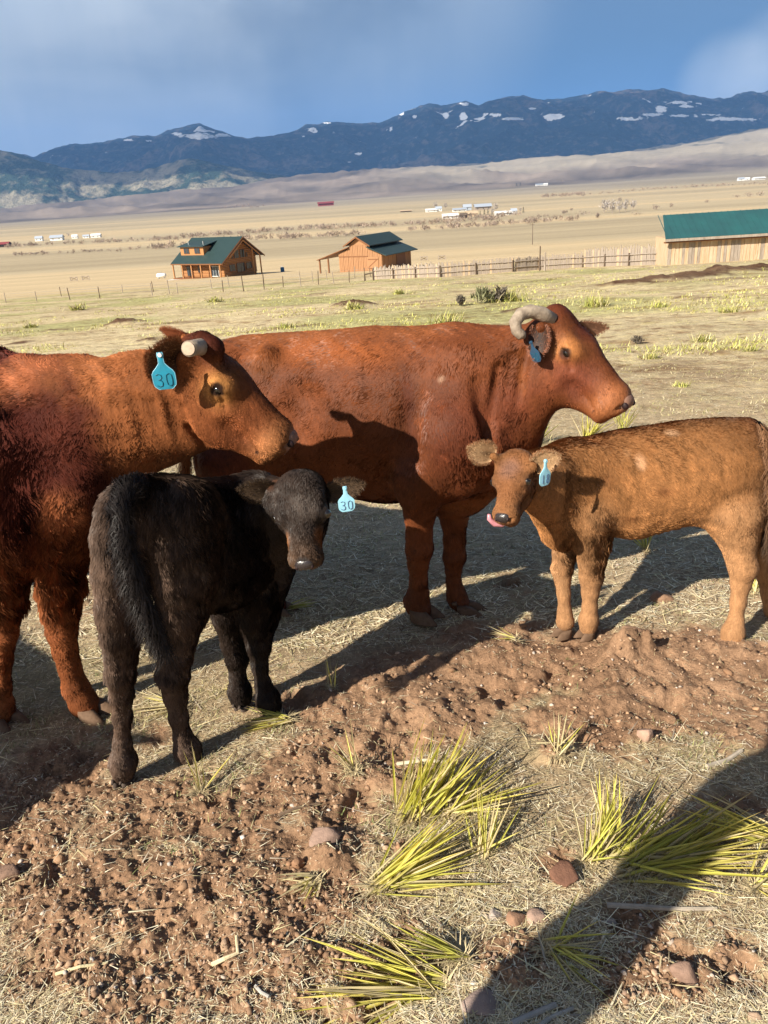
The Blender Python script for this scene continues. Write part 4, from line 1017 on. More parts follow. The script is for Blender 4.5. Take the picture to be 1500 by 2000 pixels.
        S.hairless += [(H.pt(.375 + s_, -.13 + e_, q * .25 * wide * f_), (.105 if calf else .068) * L), (H.pt(.98, -.13, q * .1), .055 * L), (H.pt(.97, -.06, 0), .105 * L)]
        for t in range(7): S.spots.append((H.pt(.99 - t * .038, -.268 - t * .003, q * (.05 + .092 * min(1, t / 3.))), .024 * L, (.035,.014,.009), .5))  # dark lip skin, with the shade of the mouth crease painted in
def blob_mesh(H, c, r, mat, name, root):
    V = []; F = []; n = 10
    for i in range(n + 1):
        t = math.pi * i / n
        for j in range(2 * n):
            p = math.pi * j / n; sg = lambda v, e: math.copysign(abs(v) ** e, v)
            V.append(np.array(c) + H.L * (H.l * r[2] * sg(math.sin(t), .8) * sg(math.cos(p), .8) + H.d * r[1] * sg(math.sin(t), .8) * sg(math.sin(p), .8) + H.n * r[0] * math.cos(t)))
    for i in range(n):
        for j in range(2 * n): F.append((i*2*n + j, (i+1)*2*n + j, (i+1)*2*n + (j+1) % (2*n), i*2*n + (j+1) % (2*n)))
    return MB().add(V, F).build(name, mat, root, True)
def nose(H, root, mat, sz=1.0):
    o = blob_mesh(H, H.pt(.962, -.086, 0), (.078 * sz, .090 * sz, .112 * sz), mat, 'nose', root)
    for q in (-1, 1): blob_mesh(H, H.pt(1.000, -.060, q * .083), (.036, .026, .020), M_NOSTRIL, 'nostril', o)
def eyes(H, root, wide=1.0, r=.043):
    for q in (-1, 1): eyeball(H.pt(.375 + H.so, -.13 + H.eo, q * (.248 * wide * (.90 if H.eo else 1) - (.020 if H.eo else .044))), (r + H.eo * .25) * H.L, root, None)
def ear_root(S, H, base, tip, r, col):
    b = np.array(base); t = np.array(tip); q = 1 if (b - H.P0) @ H.l > 0 else -1
    S.rc(H.nd(.16, -.20, q * .11, .075), (b + (t - b) * .03, r * .75), k=.03, col=col, flow=t - b)

def sheet(name, mb_pts, mat, parent, smooth=True): pass
def ear(name, base, tip, open_dir, w, parent, mat_out, col_out, col_in, hairmat=None, thick=.010, cup=.55, seed=0, fringe=140, fringe_len=.02, fcol=None):
    base = np.array(base); tip = np.array(tip); L = np.linalg.norm(tip - base); a = (tip - base) / L
    o = np.array(open_dir, float); o = o - a * (o @ a); o /= np.linalg.norm(o); b = np.cross(a, o)
    nu, nv = 18, 13; V = []; C = []
    for side in (0, 1):
        for i in range(nu):
            u = i / (nu - 1); wu = w * (math.sin(math.pi * min(u * .93 + .08, 1) ** .85) ** .62) * (.62 if u < .02 else 1) * (1 - .25 * max(u - .75, 0) * 4 * .6)
            wu = max(wu, w * .16 * (1 - u) + .002)
            for j in range(nv):
                v = -1 + 2 * j / (nv - 1); cv = cup * (1 - .45 * u)
                p = base + a * (u * L) + b * (math.sin(v * cv * 1.5) / (cv * 1.5 + 1e-6)) * wu * .5 * (1.0) + o * (-(math.cos(v * cv * 1.5)) * wu * .5 * cv * 1.1 + wu * .25 * cv)
                p = p + o * .012 * math.sin(u * 3.0)
                edge = max(0, 1 - abs(v)) * min(1, (1 - u) * 6)
                p = p - o * (thick * min(1, edge * 2.5) if side else 0)
                V.append(p)
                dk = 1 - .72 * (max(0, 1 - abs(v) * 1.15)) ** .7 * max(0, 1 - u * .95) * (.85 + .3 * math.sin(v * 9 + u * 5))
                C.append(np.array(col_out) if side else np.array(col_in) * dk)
    F = []
    for side in (0, 1):
        o_ = side * nu * nv
        for i in range(nu - 1):
            for j in range(nv - 1):
                q = [o_ + i*nv + j, o_ + i*nv + j+1, o_ + (i+1)*nv + j+1, o_ + (i+1)*nv + j]; F.append(q[::-1] if side else q)
    n0 = nu * nv
    for i in range(nu - 1):
        for j in (0, nv - 1):
            q = [i*nv + j, (i+1)*nv + j, n0 + (i+1)*nv + j, n0 + i*nv + j]; F.append(q)
    for j in range(nv - 1):
        F.append([(nu-1)*nv + j, (nu-1)*nv + j+1, n0 + (nu-1)*nv + j+1, n0 + (nu-1)*nv + j])
    V = np.array(V); C = np.array(C); F = np.array(F)
    me = mesh_np(name, V, F, C, smooth=True); e = link(name, me, parent, mat_out)
    if hairmat is not None:
        rng = np.random.default_rng(seed); n = fringe * 3; fringe_len = fringe_len * .5
        ii = rng.integers(1, nu, n * 3); jj = rng.integers(0, nv, n * 3)
        ed = rng.random(n * 3) < .55; jj = np.where(ed, np.where(rng.random(n*3) < .5, 0, nv-1), jj); side = (rng.random(n*3) < .5).astype(int)
        P = V[side * n0 + ii * nv + jj] + rng.normal(size=(n*3, 3)) * .003
        vv = (-1 + 2 * jj / (nv - 1))
        d = a * .8 + b * (vv * (.75 * ed + .1))[:, None] + o * ((1 - 2 * side) * .25)[:, None] + o * 0 + rng.normal(size=(n*3, 3)) * .35; d /= np.linalg.norm(d, axis=1)[:, None]
        s = np.cross(d, o); s /= np.linalg.norm(s, axis=1)[:, None] + 1e-9; Ln = (fringe_len * (.5 + rng.random(n*3)))[:, None]
        VV = np.stack([P - s * .0008, P + s * .0008, P + d * Ln], 1).reshape(-1, 3)
        cc = np.where(side[:, None] > 0, np.array(col_out), np.array(fcol if fcol is not None else col_in)) * (.7 + .6 * rng.random(n*3))[:, None]
        h = mesh_np('ear_hair', VV, np.arange(len(VV)).reshape(-1, 3), np.repeat(cc, 3, 0)); link('ear_hair', h, e, hairmat, 'stuff')
    return e
def eyeball(c, r, parent, look):
    bm = MB(); n = 14; V = []; F = []
    for i in range(n + 1):
        t = math.pi * i / n
        for j in range(n * 2): p = 2 * math.pi * j / (n * 2); V.append((c[0] + r*math.sin(t)*math.cos(p), c[1] + r*math.sin(t)*math.sin(p), c[2] + r*math.cos(t)))
    for i in range(n):
        for j in range(n*2): F.append((i*n*2 + j, (i+1)*n*2 + j, (i+1)*n*2 + (j+1) % (n*2), i*n*2 + (j+1) % (n*2)))
    bm.add(V, F); return bm.build('eye', M_EYE, parent, True)
def digits(text, w, h):
    """stroke paths for the hand-drawn numbers, inside a w x h box centred at 0"""
    G = {'3': [[(-.4,.42),(-.1,.5),(.32,.42),(.38,.2),(.1,.04),(-.12,.02)],[(-.12,.02),(.25,-.02),(.42,-.2),(.32,-.44),(-.05,-.5),(-.4,-.4)]],
         '0': [[(.0,.5),(-.34,.38),(-.4,0),(-.32,-.38),(.0,-.5),(.32,-.38),(.4,0),(.34,.38),(.0,.5)]],
         '1': [[(0,.5),(0,-.5)]],
         '8': [[(0,.5),(-.3,.4),(-.3,.12),(0,.02),(.3,.12),(.3,.4),(0,.5)],[(0,.02),(-.38,-.1),(-.38,-.4),(0,-.5),(.38,-.4),(.38,-.1),(0,.02)]]}
    cw = w / len(text); out = []
    for i, ch in enumerate(text):
        cx = -w/2 + cw * (i + .5)
        for st in G[ch]: out.append([(cx + x * cw * .72, y * h) for x, y in st])
    return out
def ear_tag(top, down, face, hgt, wid, text, mat, ink, parent, outline=False):
    """bottle-shaped flexible ear tag hung from a button; face = outward normal"""
    dn = np.array(down, float); dn /= np.linalg.norm(dn); f = np.array(face, float); f = f - dn * (f @ dn); f /= np.linalg.norm(f); s = np.cross(f, dn)
    prof = [(0,.10),(.04,.13),(.10,.13),(.16,.11),(.30,.13),(.40,.26),(.50,.43),(.58,.50),(.80,.50),(.90,.47),(.96,.38),(1.0,.30)]
    V = []; F = []; T = .0016
    for q in (-1, 1):
        for (u, w_) in prof:
            for x in (-1, -.33, .33, 1):
                bend = .02 * hgt * math.sin(u * 2.5) - .012 * hgt * x * x
                V.append(np.array(top) + dn * u * hgt + s * x * w_ * wid + f * (bend + q * T))
    n = len(prof)
    for q in (0, 1):
        o = q * n * 4
        for i in range(n - 1):
            for j in range(3):
                a = [o+i*4+j, o+i*4+j+1, o+(i+1)*4+j+1, o+(i+1)*4+j]; F.append(a if q == 0 else a[::-1])
    m4 = n * 4
    for i in range(n - 1):
        F.append([i*4, (i+1)*4, m4+(i+1)*4, m4+i*4]); F.append([i*4+3, m4+i*4+3, m4+(i+1)*4+3, (i+1)*4+3])
    F.append([0, m4, m4+3, 3]); F.append([(n-1)*4, (n-1)*4+3, m4+(n-1)*4+3, m4+(n-1)*4])
    mb = MB(); mb.add(V, F); t = mb.build('ear_tag', mat, parent, False)
    bt = MB(); c = np.array(top) + dn * .07 * hgt; bt.tube([c + f * -.003, c + f * .006], [.07*hgt, .055*hgt], 10); bt.build('button', M_WHITE if outline else mat, t)
    nm = MB(); c = np.array(top) + dn * .745 * hgt
    for st in digits(text, wid * .86, hgt * .34):
        pts = [c + s * x - dn * y + f * (.0022 + .02 * hgt * math.sin(.745 * 2.5) - .012 * hgt * (x / wid * 1.2) ** 2) for x, y in st]
        # finer resample then a flat-ish bead
        nm.tube(pts, [.0011 if not outline else .0013] * len(pts), 5)
    nm.build('number', ink, t)
    if outline:
        rim = MB(); pts = [np.array(top) + dn * u * hgt + s * w_ * wid * .97 + f * (.02*hgt*math.sin(u*2.5) - .012*hgt + .001) for u, w_ in prof]
        pts += [np.array(top) + dn * u * hgt - s * w_ * wid * .97 + f * (.02*hgt*math.sin(u*2.5) - .012*hgt + .001) for u, w_ in prof[::-1]]
        rim.tube(pts, [.0012] * len(pts), 5); rim.build('rim', M_TAGL, t)
    return t
def hoof(c, fwd, r, hgt, parent, mat, spread=.12):
    """cloven hoof: two claws side by side, plus the two dew claws behind"""
    f = np.array(fwd, float); f[2] = 0; f /= np.linalg.norm(f); sd = np.array([-f[1], f[0], 0]); c = np.array(c, float)
    obj_ = None
    for q in (-1, 1):
        V = []; F = []; n = 12
        for lv, (zz, k, ff) in enumerate([(hgt, .80, -.10), (hgt*.55, .95, .08), (hgt*.12, 1.10, .26), (0, 1.08, .27)]):
            for j in range(n):
                a = 2 * math.pi * j / n; ca, sa = math.cos(a), math.sin(a)
                x = (1.22 if ca > 0 else .95) * ca * r * k * (1 - .12 * abs(sa)) + ff * r; y = sa * r * .50 * k * (1 - .22 * max(ca, 0))
                ang = q * spread; xx = x * math.cos(ang) - y * math.sin(ang); yy = x * math.sin(ang) + y * math.cos(ang)
                V.append(c + f * xx + sd * (yy + q * r * .50) + np.array([0, 0, zz + (0 if lv < 1 else 0) + (ca * -.12 * hgt if lv == 0 else 0)]))
        for lv in range(3):
            for j in range(n): F.append((lv*n + j, (lv+1)*n + j, (lv+1)*n + (j+1) % n, lv*n + (j+1) % n))
        F.append(tuple(range(n))); F.append(tuple(3*n + j for j in range(n))[::-1])
        mb = MB(); mb.add(V, F)
        dc = c - f * r * 1.02 + sd * q * r * .42 + np.array([0, 0, hgt * 1.35])
        mb.tube([dc + f * .2 * r, dc - f * .18 * r - np.array([0, 0, .12 * r])], [.20 * r, .12 * r], 7)
        mb.build('hoof', mat, parent, True)
DN = np.array([0, 0, -1.0])
def finish(S, root, default, furm, hairm, coat, name='body', mask=None, fold=None):
    V, F = S.mesh(); C, FL = S.paint(V, default)
    if fold is not None: V = fold(V)
    me = mesh_np(name, V, F, np.clip(C, .003, 1), smooth=True); b = link(name, me, root, furm)
    if coat:
        for i, kw in enumerate(coat if isinstance(coat, list) else [coat]):
            vv, ff, cc = coat_mesh(V, F, C, FL, mask=mask, hairless=S.hairless, **kw); link('coat', mesh_np('coat', vv, ff, np.clip(cc, .002, 1)), root, hairm, 'stuff')
    return b
def root0(name, label, cat, group): return empty(name, (0, 0, 0), label, cat, group)
def move_root(root, base):
    """put the empty at the animal's feet, keeping its parts where they are"""
    base = Vector(base); root.location = base
    for ch in root.children: ch.location = ch.location - base
def switch(name, nodes, parent, core_mat, hairm, col, n, length, spread, seed, wd=.0016, kink=.5, tipcol=None):
    """a tail: tapered core with long hairs flowing down it"""
    mb = MB(); mb.tube([q[0] for q in nodes], [q[1] * .72 for q in nodes], 9); t = mb.build(name, core_mat, parent, True)
    rng = np.random.default_rng(seed); P = np.array([q[0] for q in nodes]); R_ = np.array([q[1] for q in nodes]); m = len(P) - 1
    u = rng.random(n) * m; i = np.minimum(u.astype(int), m - 1); f = (u - i)[:, None]
    p = P[i] * (1 - f) + P[i + 1] * f; r = R_[i] * (1 - f[:, 0]) + R_[i + 1] * f[:, 0]; d = P[i + 1] - P[i]; d /= np.linalg.norm(d, axis=1)[:, None]
    rd = rng.normal(size=(n, 3)); rd -= d * (rd * d).sum(1)[:, None]; rd /= np.linalg.norm(rd, axis=1)[:, None]
    k = 5; L = length * (.5 + .8 * rng.random(n)) * (1 + .6 * u / m); pos = p + rd * (r * .62)[:, None]; V = []
    dirv = d + rd * (spread * (.5 + rng.random(n)))[:, None]; dirv /= np.linalg.norm(dirv, axis=1)[:, None]
    sd = np.cross(dirv, rd); sd /= np.linalg.norm(sd, axis=1)[:, None] + 1e-9
    ph = rng.random(n) * 6.28
    for j in range(k):
        w = wd * (1 - j / (k - 1) * .9); wav = (np.sin(ph + j * 1.7) * kink * .012 * j)[:, None]
        q = pos + rd * wav + sd * wav; V += [q - sd * w, q + sd * w]; dd = dirv + DN * (.28 * j) - rd * (.10 * j) * spread; dd /= np.linalg.norm(dd, axis=1)[:, None]; pos = pos + dd * (L / (k - 1))[:, None]
    V = np.stack(V, 1).reshape(-1, 3); b0 = np.arange(n)[:, None] * (2 * k)
    F = np.concatenate([b0 + np.array([2*j, 2*j+1, 2*j+3, 2*j+2])[None] for j in range(k - 1)])
    c = np.array(col)[None] * (.55 + .9 * rng.random(n))[:, None]
    if tipcol is not None: w_ = (u / m)[:, None] ** 2; c = c * (1 - w_) + np.array(tipcol) * w_
    link('tail_hair', mesh_np('tail_hair', V, F, np.repeat(c, 2 * k, 0)), t, hairm, 'stuff'); return t

# ---- cow standing in the middle ------------------------------------------------
def middle_cow():
    th = math.radians(22); a = np.array([math.cos(th), -math.sin(th), 0]); lat = np.array([math.sin(th), math.cos(th), 0])
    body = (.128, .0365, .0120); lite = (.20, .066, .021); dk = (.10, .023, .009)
    S = Solid(.0092); back = -a + DN * .45; down = DN + -a * .25
    S.rc(N(480,788,3.72,116), N(610,812,3.62,140), lat=lat, sc=.86, k=.10, col=body, flow=back)
    S.rc(N(600,814,3.62,140), N(745,818,3.50,157), lat=lat, sc=.80, k=.10, col=body, flow=back)
    S.rc(N(745,818,3.50,157), N(880,812,3.38,145), lat=lat, sc=.76, k=.10, col=body, flow=back)
    S.rc(N(880,812,3.38,145), N(950,850,3.32,105), lat=lat, sc=.72, k=.10, col=body, flow=back)
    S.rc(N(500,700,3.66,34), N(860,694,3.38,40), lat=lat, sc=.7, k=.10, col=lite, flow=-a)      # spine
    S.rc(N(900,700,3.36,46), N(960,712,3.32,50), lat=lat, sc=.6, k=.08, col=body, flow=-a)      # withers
    # rump and thighs
    S.rc(N(425,748,3.77,62), N(480,770,3.72,100), lat=lat, sc=.9, k=.07, col=body, flow=down)
    S.rc(N(520,705,3.50,24), k=.07, col=lite); S.rc(N(412,735,3.60,24), k=.06, col=body)
    S.rc(N(455,800,3.58,100), N(450,905,3.56,72), lat=lat, sc=.55, k=.07, col=body, flow=down)
    S.rc(N(520,860,3.53,75), N(520,930,3.50,45), lat=lat, sc=.5, k=.07, col=body, flow=down)
    S.chain([N(455,900,3.56,68), N(462,975,3.54,46), N(482,1045,3.50,32), N(480,1075,3.48,29), N(500,1120,3.45,19), N(518,1160,3.43,18), N(530,1178,3.42,23), N(540,1186,3.41,19)], k=.035, col=dk, flow=DN)
    S.chain([N(450,900,3.86,70), N(440,970,3.88,44), N(430,1040,3.90,30), N(425,1080,3.88,24), N(432,1140,3.88,17), N(440,1165,3.87,20)], k=.035, col=dk, flow=DN)
    # shoulder, elbow, brisket
    S.rc(N(905,735,3.20,58), N(880,865,3.14,88), lat=lat, sc=.42, k=.075, col=body, flow=down)
    S.rc(N(962,885,3.16,46), N(880,905,3.13,70), lat=lat, sc=.6, k=.06, col=body, flow=down)
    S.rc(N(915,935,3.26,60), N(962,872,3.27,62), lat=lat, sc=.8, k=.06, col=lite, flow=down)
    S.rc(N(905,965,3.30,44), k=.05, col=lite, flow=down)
    S.rc(N(880,850,3.16,80), N(822,950,3.18,50), k=.06, col=body, flow=DN)
    S.chain([N(824,945,3.18,52), N(820,1005,3.18,29), N(819,1045,3.19,24.5), N(819,1072,3.19,26), N(817,1100,3.19,19.5), N(818,1135,3.20,16.5), N(817,1160,3.21,20), N(814,1176,3.22,24), N(822,1192,3.20,21)], k=.022, col=body, flow=DN)
    S.rc(N(799,1172,3.25,9), k=.02, col=dk)
    S.rc(N(850,960,3.42,48), N(884,960,3.34,42), k=.05, col=body, flow=DN)
    S.chain([N(884,960,3.34,44), N(887,1014,3.33,26), N(888,1055,3.33,20.5), N(888,1087,3.33,21.5), N(886,1110,3.33,15.5), N(886,1135,3.33,14), N(890,1155,3.33,17), N(893,1168,3.33,19), N(902,1182,3.31,17)], k=.02, col=body, flow=DN)
    # neck
    S.rc(N(945,768,3.31,112), N(1050,712,3.20,82), lat=lat, sc=.62, k=.08, col=body, flow=back)
    S.rc(N(968,858,3.25,56), N(1050,756,3.14,42), lat=lat, sc=.62, k=.06, col=body, flow=down)
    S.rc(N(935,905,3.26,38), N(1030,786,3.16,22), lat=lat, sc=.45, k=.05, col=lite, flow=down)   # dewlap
    H = Head(at(1098,594,3.20), at(1238,780,2.99), (.57, .82, 0))
    build_head(S, H, body, muzzle=(.28,.10,.038), eye_ring=(.46,.18,.055))
    ear_root(S, H, at(1056,636,3.11), at(1052,712,3.06), .026, body); ear_root(S, H, H.pt(.13,-.25,.17), at(1186,640,3.36), .028, body)
    # relief: flank hollow, shoulder groove, neck creases
    S.rc(N(575,785,3.27,40), N(560,850,3.25,36), k=.10, op='-')
    S.rc(N(806,740,3.135,16), N(796,890,3.10,20), k=.07, op='-'); S.rc(N(936,750,3.085,9), N(952,880,3.05,11), k=.05, op='-')
    for x, y in ((1000,700),(1028,690),(975,720)): S.rc(N(x,y,3.125,6), N(x-22,y+120,3.07,5), k=.035, op='-')
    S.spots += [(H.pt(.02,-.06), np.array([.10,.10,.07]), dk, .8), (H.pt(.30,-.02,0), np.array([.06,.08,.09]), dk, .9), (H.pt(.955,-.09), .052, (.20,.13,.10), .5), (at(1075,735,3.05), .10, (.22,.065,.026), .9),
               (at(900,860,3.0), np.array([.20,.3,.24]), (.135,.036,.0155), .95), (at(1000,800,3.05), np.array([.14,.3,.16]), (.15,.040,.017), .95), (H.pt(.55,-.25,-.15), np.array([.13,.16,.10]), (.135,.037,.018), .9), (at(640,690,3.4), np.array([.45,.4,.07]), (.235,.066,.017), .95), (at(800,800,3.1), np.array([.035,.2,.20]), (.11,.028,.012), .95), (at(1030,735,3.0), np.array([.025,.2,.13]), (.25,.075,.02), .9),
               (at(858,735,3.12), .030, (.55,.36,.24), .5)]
    root = root0('cow', 'large red-brown cow in the middle with curled horn and dark ear tag', 'cow', 'adult red-brown cows')
    fm = fur_material('red_sleek_coat', .62, .4, (120, 120, 40), .18, .0); hm = hair_material('red_hair', .5, .22)
    finish(S, root, body, fm, hm, [dict(n=95000, length=.0158, width=.0034, lift=.13, curl=.5, jitter=.25, seed=1, lenfn=lambda P: np.where(P[:, 0] > .62, .5, 1.0))])
    nose(H, root, M_NOSEP, .96); eyes(H, root, 1.0)
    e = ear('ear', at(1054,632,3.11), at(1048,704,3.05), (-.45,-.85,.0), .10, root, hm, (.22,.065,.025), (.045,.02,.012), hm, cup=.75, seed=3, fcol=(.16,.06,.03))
    ear('ear', H.pt(.13,-.25,.17), at(1186,640,3.36), (.25,-.9,-.3), .095, root, hm, (.26,.08,.03), (.34,.17,.10), hm, cup=.6, seed=4)
    hb = MB(); pts = [(1078,626,3.15,15),(1058,613,3.14,14.5),(1036,608,3.13,13.5),(1017,614,3.11,13),(1006,630,3.09,12.5),(1009,646,3.08,11),(1018,654,3.07,11),(1026,655,3.07,6)]
    nn = [N(*q) for q in pts]; hb.tube([q[0] for q in nn], [q[1] for q in nn], 14); hb.build('horn', M_HORN, root, True)
    ear_tag(at(1036,666,3.05), at(1050,704,3.04)-at(1036,664,3.05), (-.9,-.42,.2), .088, .055, '30', pmat('navy_tag_plastic', (.03,.07,.12), .3, .5), M_INKD, root)
    hoof(at(824,1207,3.19), (.9,-.5,0), .064, .055, root, M_HOOF); hoof(at(914,1199,3.28), (.95,-.3,0), .060, .05, root, M_HOOF)
    hoof(at(548,1199,3.40), (.95,-.3,0), .058, .05, root, M_HOOF); hoof(at(448,1182,3.86), (.95,-.3,0), .058, .05, root, M_HOOF)
    switch('tail', [N(398,712,3.84,14), N(380,760,3.88,13), N(368,840,3.9,10), N(363,900,3.9,9), N(362,960,3.9,9), N(364,1010,3.9,6)], root, fm, hm, (.30,.12,.05), 1500, .16, .25, 5)
    move_root(root, (-.1, 3.4, float(ground_z(-.1, 3.4, False)))); return root
COW_M = middle_cow()

# ---- cow at the left edge ------------------------------------------------------
def left_cow():
    th = math.radians(40); a = np.array([math.cos(th), -math.sin(th), 0]); lat = np.array([math.sin(th), math.cos(th), 0]); ln = np.array([.12, .99, 0])
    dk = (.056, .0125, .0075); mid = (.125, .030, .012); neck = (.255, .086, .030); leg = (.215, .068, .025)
    S = Solid(.0092); back = -a + DN * .5; down = DN - a * .2
    c0, r0 = N(92,897,2.90,192); c1 = c0 - a * .55 + DN * .01; c2 = c0 - a * 1.0 + DN * .0; c3 = c0 - a * 1.28 + DN * .03
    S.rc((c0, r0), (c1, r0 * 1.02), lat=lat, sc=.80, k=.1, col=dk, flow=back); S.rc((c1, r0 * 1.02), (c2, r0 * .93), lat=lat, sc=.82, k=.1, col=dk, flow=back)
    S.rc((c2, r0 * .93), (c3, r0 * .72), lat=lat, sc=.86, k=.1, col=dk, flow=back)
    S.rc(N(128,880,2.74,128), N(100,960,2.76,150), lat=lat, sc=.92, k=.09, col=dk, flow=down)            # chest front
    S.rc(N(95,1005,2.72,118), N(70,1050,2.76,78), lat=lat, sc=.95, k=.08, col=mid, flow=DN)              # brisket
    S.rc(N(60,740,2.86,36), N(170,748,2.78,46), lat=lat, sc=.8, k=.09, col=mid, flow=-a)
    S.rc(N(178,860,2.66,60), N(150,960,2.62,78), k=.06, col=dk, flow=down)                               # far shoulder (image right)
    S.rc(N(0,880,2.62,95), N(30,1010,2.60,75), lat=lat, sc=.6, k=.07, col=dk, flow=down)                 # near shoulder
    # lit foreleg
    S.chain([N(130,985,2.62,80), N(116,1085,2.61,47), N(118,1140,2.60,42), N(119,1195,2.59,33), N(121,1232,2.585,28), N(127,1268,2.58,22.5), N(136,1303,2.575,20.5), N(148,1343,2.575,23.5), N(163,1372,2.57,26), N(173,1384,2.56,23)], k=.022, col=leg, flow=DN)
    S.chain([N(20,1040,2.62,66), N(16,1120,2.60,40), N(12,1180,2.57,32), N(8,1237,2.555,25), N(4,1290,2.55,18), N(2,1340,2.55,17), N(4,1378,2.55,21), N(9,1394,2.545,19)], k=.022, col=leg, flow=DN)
    # hind legs
    gz = lambda x, y: float(ground_z(x, y, False))
    for q in (-1, 1):
        hp = c3 + lat * q * .17; hx, hy = hp[0], hp[1]; g = gz(hx, hy)
        S.chain([(hp + DN * .05, .20), (np.array([hx - a[0]*.05, hy - a[1]*.05, g + .62]), .12), (np.array([hx - a[0]*.16, hy - a[1]*.16, g + .42]), .062), (np.array([hx - a[0]*.12, hy - a[1]*.12, g + .15]), .040), (np.array([hx - a[0]*.08, hy - a[1]*.08, g + .06]), .045)], k=.05, col=mid, flow=DN)
    # neck
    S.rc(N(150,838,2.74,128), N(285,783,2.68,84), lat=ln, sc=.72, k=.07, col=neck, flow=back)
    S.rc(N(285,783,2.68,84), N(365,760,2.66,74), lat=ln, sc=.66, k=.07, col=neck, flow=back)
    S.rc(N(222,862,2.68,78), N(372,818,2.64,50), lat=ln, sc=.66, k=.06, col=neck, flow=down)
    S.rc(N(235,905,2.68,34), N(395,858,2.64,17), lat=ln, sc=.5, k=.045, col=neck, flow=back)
    H = Head(at(396,650,2.66), at(582,850,2.61), (.10, .99, 0))
    build_head(S, H, (.185, .055, .020), muzzle=(.30,.12,.045), eye_ring=(.52,.23,.07))
    ear_root(S, H, at(362,700,2.57), at(290,690,2.46), .034, neck); ear_root(S, H, at(366,662,2.76), at(316,644,2.80), .028, neck)
    S.rc(N(395,668,2.60,22), N(415,680,2.58,24), k=.04, col=dk)      # horn root
    rr = random.Random(3)
    for k in range(11):      # vertical neck folds
        x = 185 + k * 17 + rr.uniform(-3, 3); y0 = 770 + rr.uniform(-20, 30); S.rc(N(x, y0, 2.548 + .002*k, 3.4), N(x + 26, y0 + 100 + rr.uniform(-20, 20), 2.535 + .004*k, 2.8), k=.028, op='-')
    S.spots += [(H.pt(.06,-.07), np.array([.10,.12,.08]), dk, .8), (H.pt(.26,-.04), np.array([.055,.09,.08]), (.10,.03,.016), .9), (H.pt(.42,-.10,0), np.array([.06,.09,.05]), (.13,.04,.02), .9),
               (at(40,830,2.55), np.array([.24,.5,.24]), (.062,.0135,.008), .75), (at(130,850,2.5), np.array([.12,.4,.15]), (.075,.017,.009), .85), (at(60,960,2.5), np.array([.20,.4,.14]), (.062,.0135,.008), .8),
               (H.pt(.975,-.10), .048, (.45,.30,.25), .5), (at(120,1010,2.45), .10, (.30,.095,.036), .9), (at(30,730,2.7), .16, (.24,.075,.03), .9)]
    root = root0('cow', 'shaggy dark red cow at the left edge with teal ear tag and sawn-off horn', 'cow', 'adult red-brown cows')
    fm = fur_material('dark_red_curly_coat', .7, .6, (70, 70, 26), .08, .0); hm = hair_material('dark_red_hair', .6, .08)
    shaggy = lambda P: 0.62 + 1.5 * (1 - sstep(-1.28, -1.0, P[:, 0] + .35 * (P[:, 2] - .6))) * sstep(.18, .32, P[:, 2])
    finish(S, root, dk, fm, hm, [dict(n=125000, length=.0175, width=.0034, lift=.30, curl=1.15, jitter=.35, seed=2, lenfn=lambda P: shaggy(P) * np.where(P[:, 0] > -.78, .6, 1.0))], mask=lambda c: (c[:, 0] > -2.3) & (c[:, 1] < 3.5))
    nose(H, root, M_NOSEP, .96); eyes(H, root, 1.0)
    ear('ear', at(352,712,2.57), at(288,694,2.47), (.35,-.85,-.15), .175, root, hm, (.20,.06,.025), (.13,.06,.032), hm, cup=.7, seed=6, fcol=(.34,.17,.08), fringe=260, fringe_len=.026)
    ear('ear', at(366,662,2.76), at(316,644,2.80), (-.2,-.7,-.5), .07, root, hm, (.26,.08,.035), (.26,.08,.035), hm, cup=.5, seed=7)
    hb = MB(); nn = [N(*q) for q in [(400,677,2.60,17),(390,678,2.55,16.5),(378,679.5,2.51,15.5),(369,681,2.475,16)]]; hb.tube([q[0] for q in nn], [q[1] for q in nn], 18); h = hb.build('horn', M_HORN, root, True)
    c, r = N(368.5,680.8,2.4735,13.5); d = (nn[-1][0] - nn[-2][0]); d /= np.linalg.norm(d); MB().tube([c, c + d * .003, c + d * .004], [r, r * .96, r * .55], 16).build('sawn_end', M_HORNCUT, h, False)
    ear_tag(at(311,688,2.452), (.02,.02,-1), (.05,-.98,.12), .118, .074, '30', M_TAGD, M_INKD, root, True)
    hoof(at(184,1399,2.55), (.9,-.4,0), .062, .052, root, M_HOOF); hoof(at(12,1417,2.53), (.85,-.5,0), .062, .052, root, M_HOOF)
    for q in (-1, 1):
        hp = c3 + lat * q * .17 - a * .05; hoof((hp[0], hp[1], gz(hp[0], hp[1])), a, .058, .05, root, M_HOOF)
    switch('tail', [(c3 - a*.27 + [0,0,.22], .03), (c3 - a*.33 + [0,0,.05], .025), (c3 - a*.33 + [0,0,-.3], .02), (c3 - a*.32 + [0,0,-.6], .015)], root, fm, hm, dk, 500, .16, .25, 8)
    move_root(root, (-1.5, 2.9, gz(-1.5, 2.9))); return root
left_cow()

